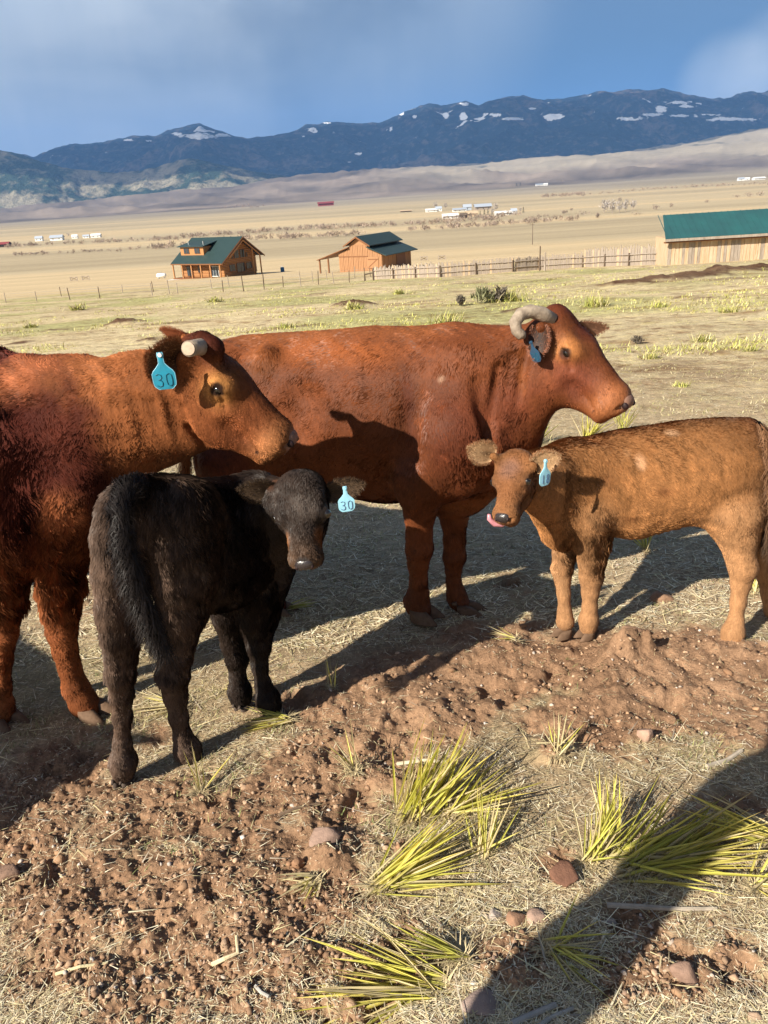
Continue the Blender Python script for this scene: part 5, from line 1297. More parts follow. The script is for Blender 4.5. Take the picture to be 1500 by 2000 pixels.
# ---- black calf ----------------------------------------------------------------
def black_calf():
    a = np.array([.62, .78, 0]); lat = np.array([.78, -.62, 0]); S = Solid(.0066)
    blk = (.019, .0120, .0090); br = (.075, .047, .034); lg = (.095, .060, .043); down = DN + a * -.15
    S.rc(N(262,1008,2.26,70), N(352,1010,2.30,82), k=.06, col=br, flow=down)                       # pelvis
    S.rc(N(262,962,2.20,28), N(300,965,2.30,32), k=.05, col=blk, flow=down)
    S.rc(N(325,1050,2.36,104), N(420,1070,2.50,118), k=.06, col=(.035,.022,.016), flow=down, lat=lat, sc=.92)
    S.rc(N(420,1070,2.50,118), N(490,1075,2.62,98), k=.06, col=blk, flow=down, lat=lat, sc=.84)
    S.rc(N(390,975,2.42,30), N(500,962,2.62,34), k=.06, col=blk, flow=-a)
    S.rc(N(505,1100,2.62,66), N(500,1165,2.60,52), k=.05, col=blk, flow=DN)
    # hind legs
    S.chain([N(246,1050,2.22,64), N(240,1120,2.18,54), N(236,1190,2.15,44), N(236,1245,2.12,34), N(237,1282,2.11,27), N(235,1314,2.10,26), N(238,1355,2.11,19.5), N(239,1400,2.11,15.5), N(239,1450,2.11,15), N(241,1488,2.10,24), N(241,1506,2.10,22)], k=.022, col=lg, flow=DN)
    S.chain([N(352,1060,2.28,76), N(358,1125,2.26,62), N(358,1190,2.25,46), N(352,1245,2.24,30), N(343,1284,2.23,29), N(338,1318,2.22,29), N(343,1360,2.23,20.5), N(349,1402,2.23,16), N(357,1438,2.23,15.5), N(366,1464,2.23,24), N(371,1476,2.22,22)], k=.022, col=lg, flow=DN)
    # fore legs
    S.chain([N(460,1130,2.60,60), N(456,1195,2.58,40), N(457,1258,2.56,23), N(463,1285,2.555,21), N(464,1320,2.55,14), N(468,1350,2.55,21), N(471,1366,2.545,19.5)], k=.02, col=blk, flow=DN)
    S.chain([N(505,1140,2.57,58), N(505,1200,2.55,38), N(506,1262,2.52,21), N(507,1300,2.51,14.5), N(514,1338,2.505,14), N(523,1366,2.50,22), N(529,1378,2.49,20)], k=.02, col=blk, flow=DN)
    # neck turned back
    S.rc(N(500,1000,2.62,74), N(556,985,2.47,50), k=.05, col=blk, flow=(-.5,.4,-.5))
    S.rc(N(518,1060,2.60,62), N(578,1020,2.46,38), k=.05, col=blk, flow=DN)
    H = Head(at(578,924,2.37), at(592,1106,2.23), (.985, -.10, .15))
    build_head(S, H, (.032, .021, .016), calf=True, k=.03, muzzle=(.12,.065,.036), wide=1.34)
    ear_root(S, H, at(536,960,2.43), at(468,955,2.40), .020, blk); ear_root(S, H, at(632,966,2.42), at(708,946,2.44), .020, blk)
    S.spots += [(H.pt(.70,-.13,.15), np.array([.028,.03,.040]), (.22,.085,.028), .8), (H.pt(.70,-.13,-.15), np.array([.028,.03,.040]), (.22,.085,.028), .8), (H.pt(.93,-.05,0), np.array([.034,.03,.024]), (.035,.028,.026), .4),
               (H.pt(.36,-.01,.06), np.array([.05,.05,.05]), (.085,.064,.052), .9), (at(246,1120,2.12), np.array([.030,.06,.060]), (.22,.155,.13), .5), (at(535,945,2.45), np.array([.03,.05,.02]), (.07,.03,.016), .9)]  # grey forehead spot paints a highlight into the coat colour
    root = root0('calf', 'fluffy black calf with brown muzzle looking back over its shoulder', 'calf', 'calves')
    fm = fur_material('black_fluffy_coat', .6, .6, (80, 80, 30), .2, .05); hm = hair_material('black_hair', .5, .18)
    ln = lambda P: np.where(P[:, 0] > -.40, .45, 1.0) * (.5 + .5 * sstep(.0, .25, P[:, 2]))
    finish(S, root, blk, fm, hm, [dict(n=120000, length=.020, width=.0025, lift=.28, curl=.55, jitter=.30, seed=12, lenfn=ln)])
    nose(H, root, M_NOSE); eyes(H, root, 1.34)
    NP = MB(); 
    ear('ear', at(536,960,2.43), at(468,955,2.40), (-.1,-.95,-.15), .092, root, hm, (.03,.02,.015), (.085,.055,.035), hm, cup=.62, seed=13, fringe=220, fringe_len=.02, fcol=(.10,.065,.04))
    ear('ear', at(632,966,2.42), at(708,946,2.44), (.1,-.95,-.1), .085, root, hm, (.035,.022,.016), (.10,.065,.042), hm, cup=.62, seed=14, fringe=220, fringe_len=.02, fcol=(.12,.075,.045))
    ear_tag(at(673,950,2.36), (.02,0,-1), (.12,-.98,.1), .088, .055, '30', M_TAGL, M_INKL, root)
    hoof(at(241,1538,2.10), (.1,1,0), .034, .040, root, M_DHOOF, .06); hoof(at(377,1491,2.22), (.5,.8,0), .034, .036, root, M_DHOOF, .06)
    hoof(at(474,1388,2.53), (.4,.8,0), .034, .032, root, M_DHOOF, .06); hoof(at(536,1399,2.48), (.9,-.2,0), .036, .034, root, M_DHOOF, .06)
    switch('tail', [N(278,938,2.24,20), N(250,950,2.14,24), N(236,990,2.06,25), N(240,1060,2.025,26), N(258,1130,2.015,26), N(284,1200,2.01,22), N(306,1250,2.01,14)], root, hm, hm, (.016,.012,.011), 6500, .055, .35, 15, wd=.0017, kink=.35)
    move_root(root, (-.7, 2.3, float(ground_z(-.7, 2.3, False)))); return root
black_calf()

# ---- tan calf at the right -----------------------------------------------------
def tan_calf():
    a = np.array([-.985, .17, 0]); lat = np.array([.17, .985, 0]); S = Solid(.0066)
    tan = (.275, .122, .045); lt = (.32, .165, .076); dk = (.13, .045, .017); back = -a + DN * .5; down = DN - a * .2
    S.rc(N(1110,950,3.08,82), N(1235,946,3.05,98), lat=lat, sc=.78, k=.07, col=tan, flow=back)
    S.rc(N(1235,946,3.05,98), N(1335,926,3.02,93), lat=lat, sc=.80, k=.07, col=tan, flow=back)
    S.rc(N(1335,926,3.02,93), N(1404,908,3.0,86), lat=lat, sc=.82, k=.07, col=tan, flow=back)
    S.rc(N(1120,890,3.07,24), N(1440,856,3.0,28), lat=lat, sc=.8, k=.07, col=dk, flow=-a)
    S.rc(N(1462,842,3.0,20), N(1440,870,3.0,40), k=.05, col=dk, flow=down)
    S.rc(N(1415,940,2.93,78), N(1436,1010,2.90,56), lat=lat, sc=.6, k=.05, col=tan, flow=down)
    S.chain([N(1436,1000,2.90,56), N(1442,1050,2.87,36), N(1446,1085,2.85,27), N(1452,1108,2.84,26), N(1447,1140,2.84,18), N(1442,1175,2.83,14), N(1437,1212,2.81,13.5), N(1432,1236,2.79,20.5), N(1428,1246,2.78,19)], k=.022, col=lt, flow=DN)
    S.chain([N(1450,960,3.08,70), N(1475,1030,3.08,42), N(1490,1069,3.06,28), N(1500,1110,3.05,25), N(1507,1160,3.03,18), N(1512,1196,3.01,19)], k=.022, col=lt, flow=DN)
    # shoulder, chest, forelegs
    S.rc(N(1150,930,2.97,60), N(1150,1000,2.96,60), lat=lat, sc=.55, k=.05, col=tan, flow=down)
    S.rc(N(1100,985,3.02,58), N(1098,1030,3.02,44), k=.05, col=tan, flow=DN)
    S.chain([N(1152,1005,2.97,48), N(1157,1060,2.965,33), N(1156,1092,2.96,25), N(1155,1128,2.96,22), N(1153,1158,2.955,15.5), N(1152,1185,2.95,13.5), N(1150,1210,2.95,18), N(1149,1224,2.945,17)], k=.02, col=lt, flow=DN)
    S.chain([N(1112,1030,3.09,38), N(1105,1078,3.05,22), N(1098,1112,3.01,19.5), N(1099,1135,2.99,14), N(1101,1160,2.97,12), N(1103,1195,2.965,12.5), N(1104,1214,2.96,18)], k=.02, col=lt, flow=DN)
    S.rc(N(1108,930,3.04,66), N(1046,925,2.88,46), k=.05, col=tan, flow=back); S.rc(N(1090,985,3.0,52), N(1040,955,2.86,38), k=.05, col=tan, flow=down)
    H = Head(at(1003,876,2.80), at(977,1010,2.62), (.72, -.69, 0))
    build_head(S, H, (.17, .068, .026), calf=True, eye_ring=(.11,.05,.022), muzzle=(.20,.088,.035), wide=1.2)
    ear_root(S, H, at(966,892,2.79), at(915,874,2.76), .022, tan); ear_root(S, H, at(1040,912,2.72), at(1091,888,2.70), .022, tan)
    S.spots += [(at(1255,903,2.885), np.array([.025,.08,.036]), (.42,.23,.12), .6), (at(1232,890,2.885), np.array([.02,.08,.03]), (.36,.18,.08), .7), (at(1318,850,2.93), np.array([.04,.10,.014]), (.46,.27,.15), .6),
               (at(1200,945,2.82), np.array([.05,.10,.05]), dk, .9), (at(1190,880,2.86), np.array([.05,.1,.05]), dk, .9), (at(1310,970,2.80), np.array([.06,.1,.03]), dk, .9), (at(1240,1025,2.82), np.array([.05,.1,.02]), dk, .9),  # dark spots paint soft shading into the coat colour
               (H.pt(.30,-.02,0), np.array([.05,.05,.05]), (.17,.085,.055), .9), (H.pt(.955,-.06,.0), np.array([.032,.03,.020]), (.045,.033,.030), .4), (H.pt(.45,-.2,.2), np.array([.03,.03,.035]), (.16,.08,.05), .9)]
    root = root0('calf', 'tan calf at the right edge with pale ears and its pink tongue out', 'calf', 'calves')
    fm = fur_material('tan_woolly_coat', .7, .6, (85, 85, 30), .12, .05); hm = hair_material('tan_hair', .6, .12)
    ln = lambda P: (.8 + .5 * sstep(.34, .24, P[:, 2]) * sstep(.0, .14, P[:, 2]) * (P[:, 0] < 1.22)) * (.40 + .60 * sstep(.02, .30, P[:, 2] + .10 * (P[:, 0] < 1.22))) * np.where(P[:, 0] > 1.22, .75, 1.0) * np.where((P[:, 1] < 2.87) & (P[:, 0] < .72), .45, 1.0) * np.where(P[:, 2] < .05, .6, 1.0)
    finish(S, root, tan, fm, hm, [dict(n=110000, length=.0160, width=.0028, lift=.27, curl=.6, jitter=.38, seed=22, lenfn=ln)])
    nose(H, root, M_NOSE); eyes(H, root, 1.2)
    ear('ear', at(966,892,2.79), at(915,874,2.76), (.1,-.9,-.1), .100, root, hm, (.30,.13,.06), (.56,.35,.19), hm, cup=.6, seed=23, fringe=260, fringe_len=.016, fcol=(.55,.36,.2))
    ear('ear', at(1040,912,2.72), at(1091,888,2.70), (-.1,-.95,-.2), .098, root, hm, (.30,.13,.06), (.52,.32,.17), hm, cup=.6, seed=24, fringe=260, fringe_len=.016, fcol=(.5,.32,.18))
    ear_tag(at(1066,897,2.665), (-.03,0,-1), (.45,-.85,.1), .102, .050, '18', M_TAGL, M_INKL, root)
    tg = MB(); T = [H.pt(.93,-.26,-.02), H.pt(1.0,-.25,-.10), H.pt(1.02,-.18,-.17), H.pt(.99,-.08,-.20), H.pt(.95,-.03,-.19)]
    tg.tube(T, [.012,.0125,.012,.010,.006], 9); tg.build('tongue', M_TONGUE, root, True)
    hoof(at(1427,1266,2.765), (-.9,.1,0), .038, .038, root, M_HOOF, .06); hoof(at(1512,1216,2.99), (-.9,.1,0), .036, .036, root, M_HOOF, .06)
    hoof(at(1146,1243,2.94), (-.85,-.4,0), .036, .034, root, M_HOOF, .06); hoof(at(1101,1241,2.95), (-.85,-.4,0), .036, .034, root, M_HOOF, .06)
    switch('tail', [N(1478,828,2.98,12), N(1492,850,2.93,12), N(1496,900,2.88,11), N(1498,960,2.86,14), N(1499,1010,2.86,15), N(1500,1045,2.86,9)], root, hm, hm, (.20,.10,.05), 2600, .07, .22, 25, tipcol=(.07,.045,.03))
    move_root(root, (1.1, 2.95, float(ground_z(1.1, 2.95, False)))); return root
tan_calf()
# ------------------------------------------------------------------ a second cow and a person, both beside the picture
def copy_tree(o, parent=None):
    c = o.copy(); COL.objects.link(c)
    if parent is not None: c.parent = parent
    for ch in o.children: copy_tree(ch, c)
    return c
c2 = copy_tree(COW_M); c2.location = Vector((-3.50, 1.48, float(ground_z(-3.50, 1.48, False)) + .02)); c2.rotation_euler.z = math.radians(-27.5)
c2['label'] = 'red-brown cow standing out of view left of the picture'

def person():
    x0, y0 = -.90, .20; g = float(ground_z(x0, y0, False)); S = Solid(.012); u = np.array([.65, -.76, 0]); r = np.array([-.76, -.65, 0])
    P = lambda a, b, z: np.array([x0, y0, g]) + u * a + r * (b * .72) + np.array([0, 0, z * 1.06])
    jack = (.05, .07, .12); jean = (.04, .06, .11); skin = (.45, .26, .18)
    S.rc((P(0,0,1.02), .13), (P(0,0,1.38), .155), lat=u, sc=.66, k=.06, col=jack); S.rc((P(0,-.17,1.42), .075), (P(0,.17,1.42), .075), k=.06, col=jack)
    S.rc((P(0,0,.92), .15), lat=u, sc=.75, k=.06, col=jean)
    for q in (-1, 1):
        S.chain([(P(0,q*.095,.90), .095), (P(.02,q*.11,.50), .062), (P(0,q*.12,.12), .045)], k=.03, col=jean)
        S.rc((P(-.03,q*.12,.055), .05), (P(.14,q*.14,.045), .045), k=.03, col=(.06,.035,.02))
    S.chain([(P(0,-.20,1.40), .062), (P(-.03,-.27,1.14), .050), (P(.05,-.28,.90), .036)], k=.03, col=jack)
    S.chain([(P(0,.20,1.40), .062), (P(-.03,.27,1.14), .050), (P(.05,.28,.90), .036)], k=.03, col=jack)
    S.rc((P(0,0,1.48), .055), (P(.01,0,1.58), .055), k=.03, col=skin); S.rc((P(.02,0,1.66), .088), (P(.03,0,1.61), .070), k=.03, col=skin)
    S.rc((P(.125,0,1.63), .016), k=.02, col=skin)
    dn = np.array([.12, 0, -.99])
    for q in (-1, 1):      # relaxed hands hanging at the sides, five fingers each
        b = P(.06, q*.285, .86); S.rc((b, .030), (b + dn * .06, .030), lat=r, sc=.55, k=.012, col=skin)
        for f in range(4):
            o = u * (.027 - .018 * f); L = [.066, .076, .070, .054][f]; k0 = b + dn * .075 + o; k1 = k0 + dn * L * .6; k2 = k1 + (dn * .7 - r * q * -.7) * L * .35
            S.rc((k0, .0100), (k1, .0085), k=.005, col=skin); S.rc((k1, .0085), (k2, .0072), k=.004, col=skin)
        S.rc((b + u * .028, .012), (b + u * .052 + dn * .045, .0095), k=.008, col=skin)
    V, F = S.mesh(); C, _ = S.paint(V, jack)
    t = empty('person', (x0, y0, g), 'person in a dark jacket and jeans standing out of view beside the camera', 'person')
    b = link('body', mesh_np('body', V, F, C, smooth=True), t, pmat('cloth_and_skin', rough=.8, spec=.2, attr=True)); b.location = -Vector((x0, y0, g))
    hat = MB(); c = P(.02, 0, 1.70) - np.array([x0, y0, g]); hat.tube([c, c+[0,0,.005], c+[0,0,.012], c+[0,0,.10], c+[0,0,.12]], [.135,.135,.10,.085,.05], 20); hat.build('hat', pmat('felt_hat', (.16,.11,.07), .9), t, True)
    for q in (-1, 1):
        e = P(.098, q * .032, 1.645) - np.array([x0, y0, g]); MB().tube([e - u*.004, e, e + u*.006], [.009,.011,.004], 8).build('eye', M_EYE, t, True)
    m = P(.096, 0, 1.585) - np.array([x0, y0, g]); MB().tube([m - r*.025, m + u*.004, m + r*.025], [.003,.006,.003], 6).build('mouth', pmat('lips', (.35,.12,.10), .5), t, True)
    for q in (-1, 1):
        e = P(.02, q * .088, 1.63) - np.array([x0, y0, g]); MB().tube([e + [0,0,.03], e + r*q*.008, e - [0,0,.03]], [.008,.014,.007], 7).build('ear', pmat('skin', skin, .6), t, True)
person()

# ------------------------------------------------------------------ litter, clods, tufts
def blades(P, D, L, W, col, up=0.0, droop=0.0, segs=1):
    """thin flat leaves: base P, unit direction D, length, width"""
    n = len(P); sd = np.cross(D, np.array([0, 0, 1.0])[None] + .001); sd /= np.linalg.norm(sd, axis=1)[:, None] + 1e-9
    rows = []
    for i in range(segs + 1):
        t = i / segs; w = W * (1 - t * .85) * .5; q = P + D * (L * t)[:, None]; q[:, 2] -= droop * L * t * t
        rows += [q - sd * w[:, None], q + sd * w[:, None]]
    V = np.stack(rows, 1).reshape(-1, 3); k = 2 * (segs + 1); b0 = np.arange(n)[:, None] * k
    F = np.concatenate([b0 + np.array([2*i, 2*i+1, 2*i+3, 2*i+2])[None] for i in range(segs)])
    return V, F, np.repeat(col, k, 0)
M_STRAW = pmat('dry_straw', rough=.75, spec=.25, attr=True)
def scatter(n, y0, y1, rng, power=2.0):
    """positions spread so that the picture is evenly covered"""
    u = rng.random(n); y = 1 / (1 / y0 + (1 / y1 - 1 / y0) * u); x = (rng.random(n) * 2 - 1) * (.55 + .62 * y); return x, y
def litter(n, y0, y1, lmin, lmax, w, name, label, seed, onlydirt=None, tilt=.12, palette=None):
    rng = np.random.default_rng(seed); x, y = scatter(n, y0, y1, rng)
    dm = dirt_mask(x, y); clump = fbm(x, y, .16, 3, seed) + .5 * fbm(x, y, .6, 2, seed + 4)
    keep = rng.random(n) < np.clip((1 - dm) * (.9 + .9 * clump) + dm * (.09 + .40 * np.maximum(clump, 0)), 0, 1)
    x, y, dm = x[keep], y[keep], dm[keep]; n = len(x); z = ground_z(x, y, True)
    a = rng.random(n) * 6.283 + 1.2 * fbm(x, y, .3, 2, seed + 1); e = np.abs(rng.normal(size=n)) * tilt + .02
    D = np.stack([np.cos(a) * np.cos(e), np.sin(a) * np.cos(e), np.sin(e) - SLOPE * np.sin(a)], 1)
    L = (lmin + (lmax - lmin) * rng.random(n) ** 2) * (1 - .3 * dm)
    pal = np.array(palette if palette is not None else [(.88,.74,.49),(.74,.60,.38),(.90,.82,.60),(.56,.44,.29),(.30,.19,.11),(.76,.66,.37)]); pi = rng.integers(0, len(pal), n)
    col = pal[pi] * (.55 + .65 * rng.random(n))[:, None]
    P = np.stack([x, y, z + .003 + .006 * rng.random(n)], 1)
    V, F, C = blades(P, D, L, w * (.6 + .8 * rng.random(n)) * (1 + y * .06), col, droop=.06, segs=1)
    o = link(name, mesh_np(name, V, F, C), None, M_STRAW, 'stuff'); tag(o, label, 'straw litter'); return o
litter(160000, 1.0, 6.0, .008, .055, .0019, 'straw_litter', 'matted dry straw and grass litter over the near ground', 51)
litter(60000, 3.0, 14.0, .02, .10, .0045, 'straw_litter', 'matted dry grass litter on the ground behind the cows', 52)
litter(3200, 1.0, 3.2, .05, .18, .0034, 'straw_litter', 'long pale straws lying loose in the foreground', 53, palette=[(.74,.62,.34),(.62,.50,.28),(.80,.72,.50),(.50,.42,.32)])
def grass(n, y0, y1, h0, h1, w, seed, label, pal, thr, clumpn=1, spread=.05, sc=.5):
    rng = np.random.default_rng(seed); x, y = scatter(n, y0, y1, rng)
    dm = dirt_mask(x, y); c = fbm(x, y, sc, 4, seed + 2); keep = (c > thr) & (rng.random(n) > dm * .97)
    x, y = x[keep], y[keep]; m = len(x); s = h0 + (h1 - h0) * rng.random(m)
    x = np.repeat(x, clumpn) + rng.normal(size=m * clumpn) * spread * np.repeat(s / h1, clumpn); y = np.repeat(y, clumpn) + rng.normal(size=m * clumpn) * spread * np.repeat(s / h1, clumpn)
    s = np.repeat(s, clumpn) * (.6 + .6 * rng.random(m * clumpn)); n2 = len(x); z = ground_z(x, y, False)
    a = rng.random(n2) * 6.283; e = .30 + .9 * rng.random(n2)
    D = np.stack([np.cos(a) * np.cos(e), np.sin(a) * np.cos(e), np.sin(e)], 1); pal = np.array(pal); tc = np.repeat(rng.integers(0, len(pal), m), clumpn)
    col = pal[tc] * (.6 + .7 * rng.random(n2))[:, None]
    V, F, C = blades(np.stack([x, y, z - .004], 1), D, s, w * (1 + .10 * y) * (.7 + .6 * rng.random(n2)), col, droop=.22, segs=2 if y0 < 3 else 1)
    o = link('grass', mesh_np('grass', V, F, C), None, M_STRAW, 'stuff'); tag(o, label, 'grass')
PALG = [(.36,.36,.13),(.46,.42,.18),(.58,.50,.27),(.64,.55,.33)]
grass(14000, 1.6, 5.0, .015, .045, .0022, 61, 'short dull green grass sprouting through the litter', [(.20,.23,.085),(.30,.30,.12),(.44,.38,.18)], -.02, 3, .015, .35)
grass(7000, 4.2, 22, .02, .065, .0040, 62, 'clumps of dry and yellow-green grass behind the cows', PALG, .0, 7, .07, 1.2)
grass(11000, 12, 100, .06, .17, .0075, 63, 'tussocks of yellow-green grass down the slope to the fence', [(.42,.43,.10),(.56,.52,.15),(.62,.55,.24),(.52,.46,.20)], -.06, 6, .22, 3.0)

def clods(n, y0, y1, r0, r1, seed, label, name, cols, want_dirt=True):
    rng = np.random.default_rng(seed); x, y = scatter(n * 3, y0, y1, rng); dm = dirt_mask(x, y)
    k = rng.random(n * 3) < (dm * np.clip(.55 + 1.1 * fbm(x, y, .22, 3, seed), 0.05, 1) if want_dirt else .12 + .3 * dm); x, y = x[k][:n], y[k][:n]; n = len(x)
    t = (1 + 5 ** .5) / 2
    iv = np.array([(-1,t,0),(1,t,0),(-1,-t,0),(1,-t,0),(0,-1,t),(0,1,t),(0,-1,-t),(0,1,-t),(t,0,-1),(t,0,1),(-t,0,-1),(-t,0,1)]) / 1.9
    if_ = np.array([(0,11,5),(0,5,1),(0,1,7),(0,7,10),(0,10,11),(1,5,9),(5,11,4),(11,10,2),(10,7,6),(7,1,8),(3,9,4),(3,4,2),(3,2,6),(3,6,8),(3,8,9),(4,9,5),(2,4,11),(6,2,10),(8,6,7),(9,8,1)])
    r = r0 + (r1 - r0) * rng.random(n) ** 3; sc = r[:, None] * (.7 + .6 * rng.random((n, 3))) * [1, 1, .75]
    V = iv[None] * (1 + .42 * rng.normal(size=(n, 12, 1)).clip(-1.4, 1.4)) * sc[:, None, :]; a = rng.random(n) * 6.283; ca, sa = np.cos(a)[:, None], np.sin(a)[:, None]
    V = np.stack([V[..., 0] * ca - V[..., 1] * sa, V[..., 0] * sa + V[..., 1] * ca, V[..., 2]], -1) + np.stack([x, y, ground_z(x, y, True) + r * .12], 1)[:, None]
    F = (if_[None] + np.arange(n)[:, None, None] * 12).reshape(-1, 3); cols = np.array(cols); c = cols[rng.integers(0, len(cols), n)] * (.7 + .5 * rng.random(n))[:, None]
    o = link(name, mesh_np(name, V.reshape(-1, 3), F, np.repeat(c, 12, 0)), None, M_CLOD, 'stuff'); tag(o, label, 'soil')
M_CLOD = pmat('crumbly_soil', rough=.97, spec=.08, attr=True, bump=(120, .6, .004))
clods(12500, 1.0, 5.5, .0018, .0095, 71, 'crumbs and clods of dug reddish soil', 'soil_clods', [(.41,.268,.172),(.30,.185,.115),(.48,.325,.215),(.24,.145,.09)])
clods(150, 1.1, 4.5, .007, .020, 72, 'large clods of dug reddish soil', 'soil_clods', [(.42,.255,.15),(.33,.19,.11)])
clods(1500, 1.0, 5, .002, .009, 73, 'pale gravel grains scattered on the soil', 'gravel', [(.50,.40,.32),(.42,.28,.20),(.60,.52,.45)], False)

def stone(px, py, wpx, hpx, label, col, rot=0.0, name='stone', cat='stone', rough=.5, lift=.06):
    p = gp(px, py); p[2] = float(ground_z(p[0], p[1], True)); m = mpp(p); rng = np.random.default_rng(int(px * 7 + py))
    bm = bmesh.new(); bmesh.ops.create_icosphere(bm, subdivisions=3, radius=1.0)
    cuts = rng.normal(size=(13, 3)); cuts /= np.linalg.norm(cuts, axis=1)[:, None]; cd = .48 + .34 * rng.random(13)
    for v in bm.verts:
        q = np.array(v.co)
        for c, d in zip(cuts, cd):
            s = q @ c
            if s > d: q = q - c * (s - d) * .9
        q = q * (1 + .035 * math.sin(q[0] * 9 + 1) * math.cos(q[1] * 11)); v.co = Vector((q[0] * wpx * m * .5, q[1] * wpx * m * .42, q[2] * hpx * m * .5))
    me = bpy.data.meshes.new(name); bm.to_mesh(me); bm.free(); me.polygons.foreach_set('use_smooth', np.ones(len(me.polygons), bool))
    o = link(name, me, None, pmat('stone_surface', col, .9, .15, bump=(70, .8, .006), var=(28, .7, tuple(np.array(col) * .6)))); o.location = Vector(p) + Vector((0, 0, hpx * m * lift)); o.rotation_euler = (rng.uniform(-.2, .2), rng.uniform(-.2, .2), rot)
    return tag(o, label, cat)

for a in [(1005,1800,58,42,'angular rust-brown stone in front of the right-hand yellow tufts',(.33,.19,.12),.4),(1262,1445,44,38,'pale pinkish flat stone lying on the dug soil under the tan calf',(.46,.30,.22),.9),
          (1335,1908,62,50,'rounded brown-pink stone near the lower right corner',(.30,.19,.14),0),(965,1790,34,28,'pale stone just left of the angular rust-brown stone',(.46,.38,.32),0),
          (1052,1795,52,30,'flat pinkish stone just right of the angular rust-brown stone',(.42,.28,.21),.2),(582,1686,32,46,'upright orange-brown stone beside the uprooted root crown',(.34,.19,.11),.2),
          (640,1648,78,52,'large dusty pink-brown stone above the uprooted root crown',(.33,.22,.17),0),(258,1772,26,20,'small orange stone on bare soil at lower left',(.42,.25,.14),.5),
          (1478,1990,40,30,'tan stone at the bottom right corner',(.42,.29,.20),0),(14,1710,60,26,'flat brown stone at the left edge',(.32,.20,.14),0),(32,1665,26,22,'small brown stone above the flat one at the left edge',(.32,.19,.12),0),
          (940,1960,90,44,'broad mottled pinkish stone half buried at the bottom centre',(.34,.25,.21),.1),(1100,1700,74,50,'shaggy reddish lump of root and soil between the tufts',(.20,.10,.065),.3),
          (1190,1800,30,16,'small flat grey stone in the shadow lower right',(.36,.28,.23),0),(1235,1240,60,44,'pale clod of dried mud beside the calf foreleg',(.34,.205,.13),.3),(1290,1170,54,30,'rounded mud lump behind the dug soil',(.34,.205,.13),0)]:
    stone(*a)

def leaf_mesh(k):
    R2 = random.Random(k); V = []; F = []; n = 5; bend = R2.uniform(.02, .16); side = R2.uniform(-.06, .06)
    for i in range(n):
        t = i / (n - 1); w = .5 * (1 - t ** 2.2) * (.75 + .25 * min(1, t * 4)) + .012
        V += [(t, -w + side * t * t * 8, .12 * w - bend * t * t), (t, side * t * t * 8, -bend * t * t - .06 * w), (t, w + side * t * t * 8, .12 * w - bend * t * t)]
    V = [(x, y, z if j % 3 == 1 else z) for j, (x, y, z) in enumerate(V)]
    for i in range(n - 1):
        for j in (0, 1): F.append((i*3+j, i*3+j+1, (i+1)*3+j+1, (i+1)*3+j))
    me = bpy.data.meshes.new('leaf'); me.from_pydata(V, [], F); me.polygons.foreach_set('use_smooth', np.ones(len(F), bool)); return me
def leaf_mat(name, c1, c2):
    m = bpy.data.materials.new(name); m.use_nodes = True; nt = m.node_tree; b = nt.nodes['Principled BSDF']; b.inputs['Roughness'].default_value = .45; b.inputs['Specular IOR Level'].default_value = .35
    tc = nd(nt, 'ShaderNodeTexCoord').outputs['Object']; sp = nd(nt, 'ShaderNodeSeparateXYZ'); lk(nt, tc, sp.inputs[0])
    oi = nd(nt, 'ShaderNodeObjectInfo').outputs['Random']
    c = ramp(nt, sp.outputs[0], [(0.0, (.70,.58,.36)), (.16, c1), (.75, c1), (.93, c2), (1.0, (.36,.24,.12))])
    v = ramp(nt, oi, [(0, .62), (.5, .95), (1, 1.2)]); c = mixc(nt, 1.0, c, v, 'MULTIPLY')
    st = noise(nt, vscale(nt, tc, (1.5, 18, 4)), 1.0, 3, .6); c = mixc(nt, 1.0, c, ramp(nt, st, [(.35, .8), (.65, 1.12)]), 'MULTIPLY')
    lk(nt, c, b.inputs['Base Color'])
    tl = nd(nt, 'ShaderNodeBsdfTranslucent'); lk(nt, c, tl.inputs[0]); mx = nd(nt, 'ShaderNodeMixShader'); mx.inputs[0].default_value = .32
    lk(nt, b.outputs[0], mx.inputs[1]); lk(nt, tl.outputs[0], mx.inputs[2]); lk(nt, mx.outputs[0], nt.nodes['Material Output'].inputs['Surface'])
    return m
LM = [leaf_mat('yellow_green_leaf', (.72,.68,.15), (.74,.62,.20)), leaf_mat('yellow_leaf', (.84,.74,.20), (.78,.62,.24)), leaf_mat('straw_leaf', (.74,.63,.36), (.55,.42,.22)), leaf_mat('olive_leaf', (.56,.54,.12), (.45,.42,.10))]
LEAF = []
for m_ in range(4):
    for k in range(3):
        me = leaf_mesh(m_ * 3 + k); me.materials.append(LM[m_]); LEAF.append(me)
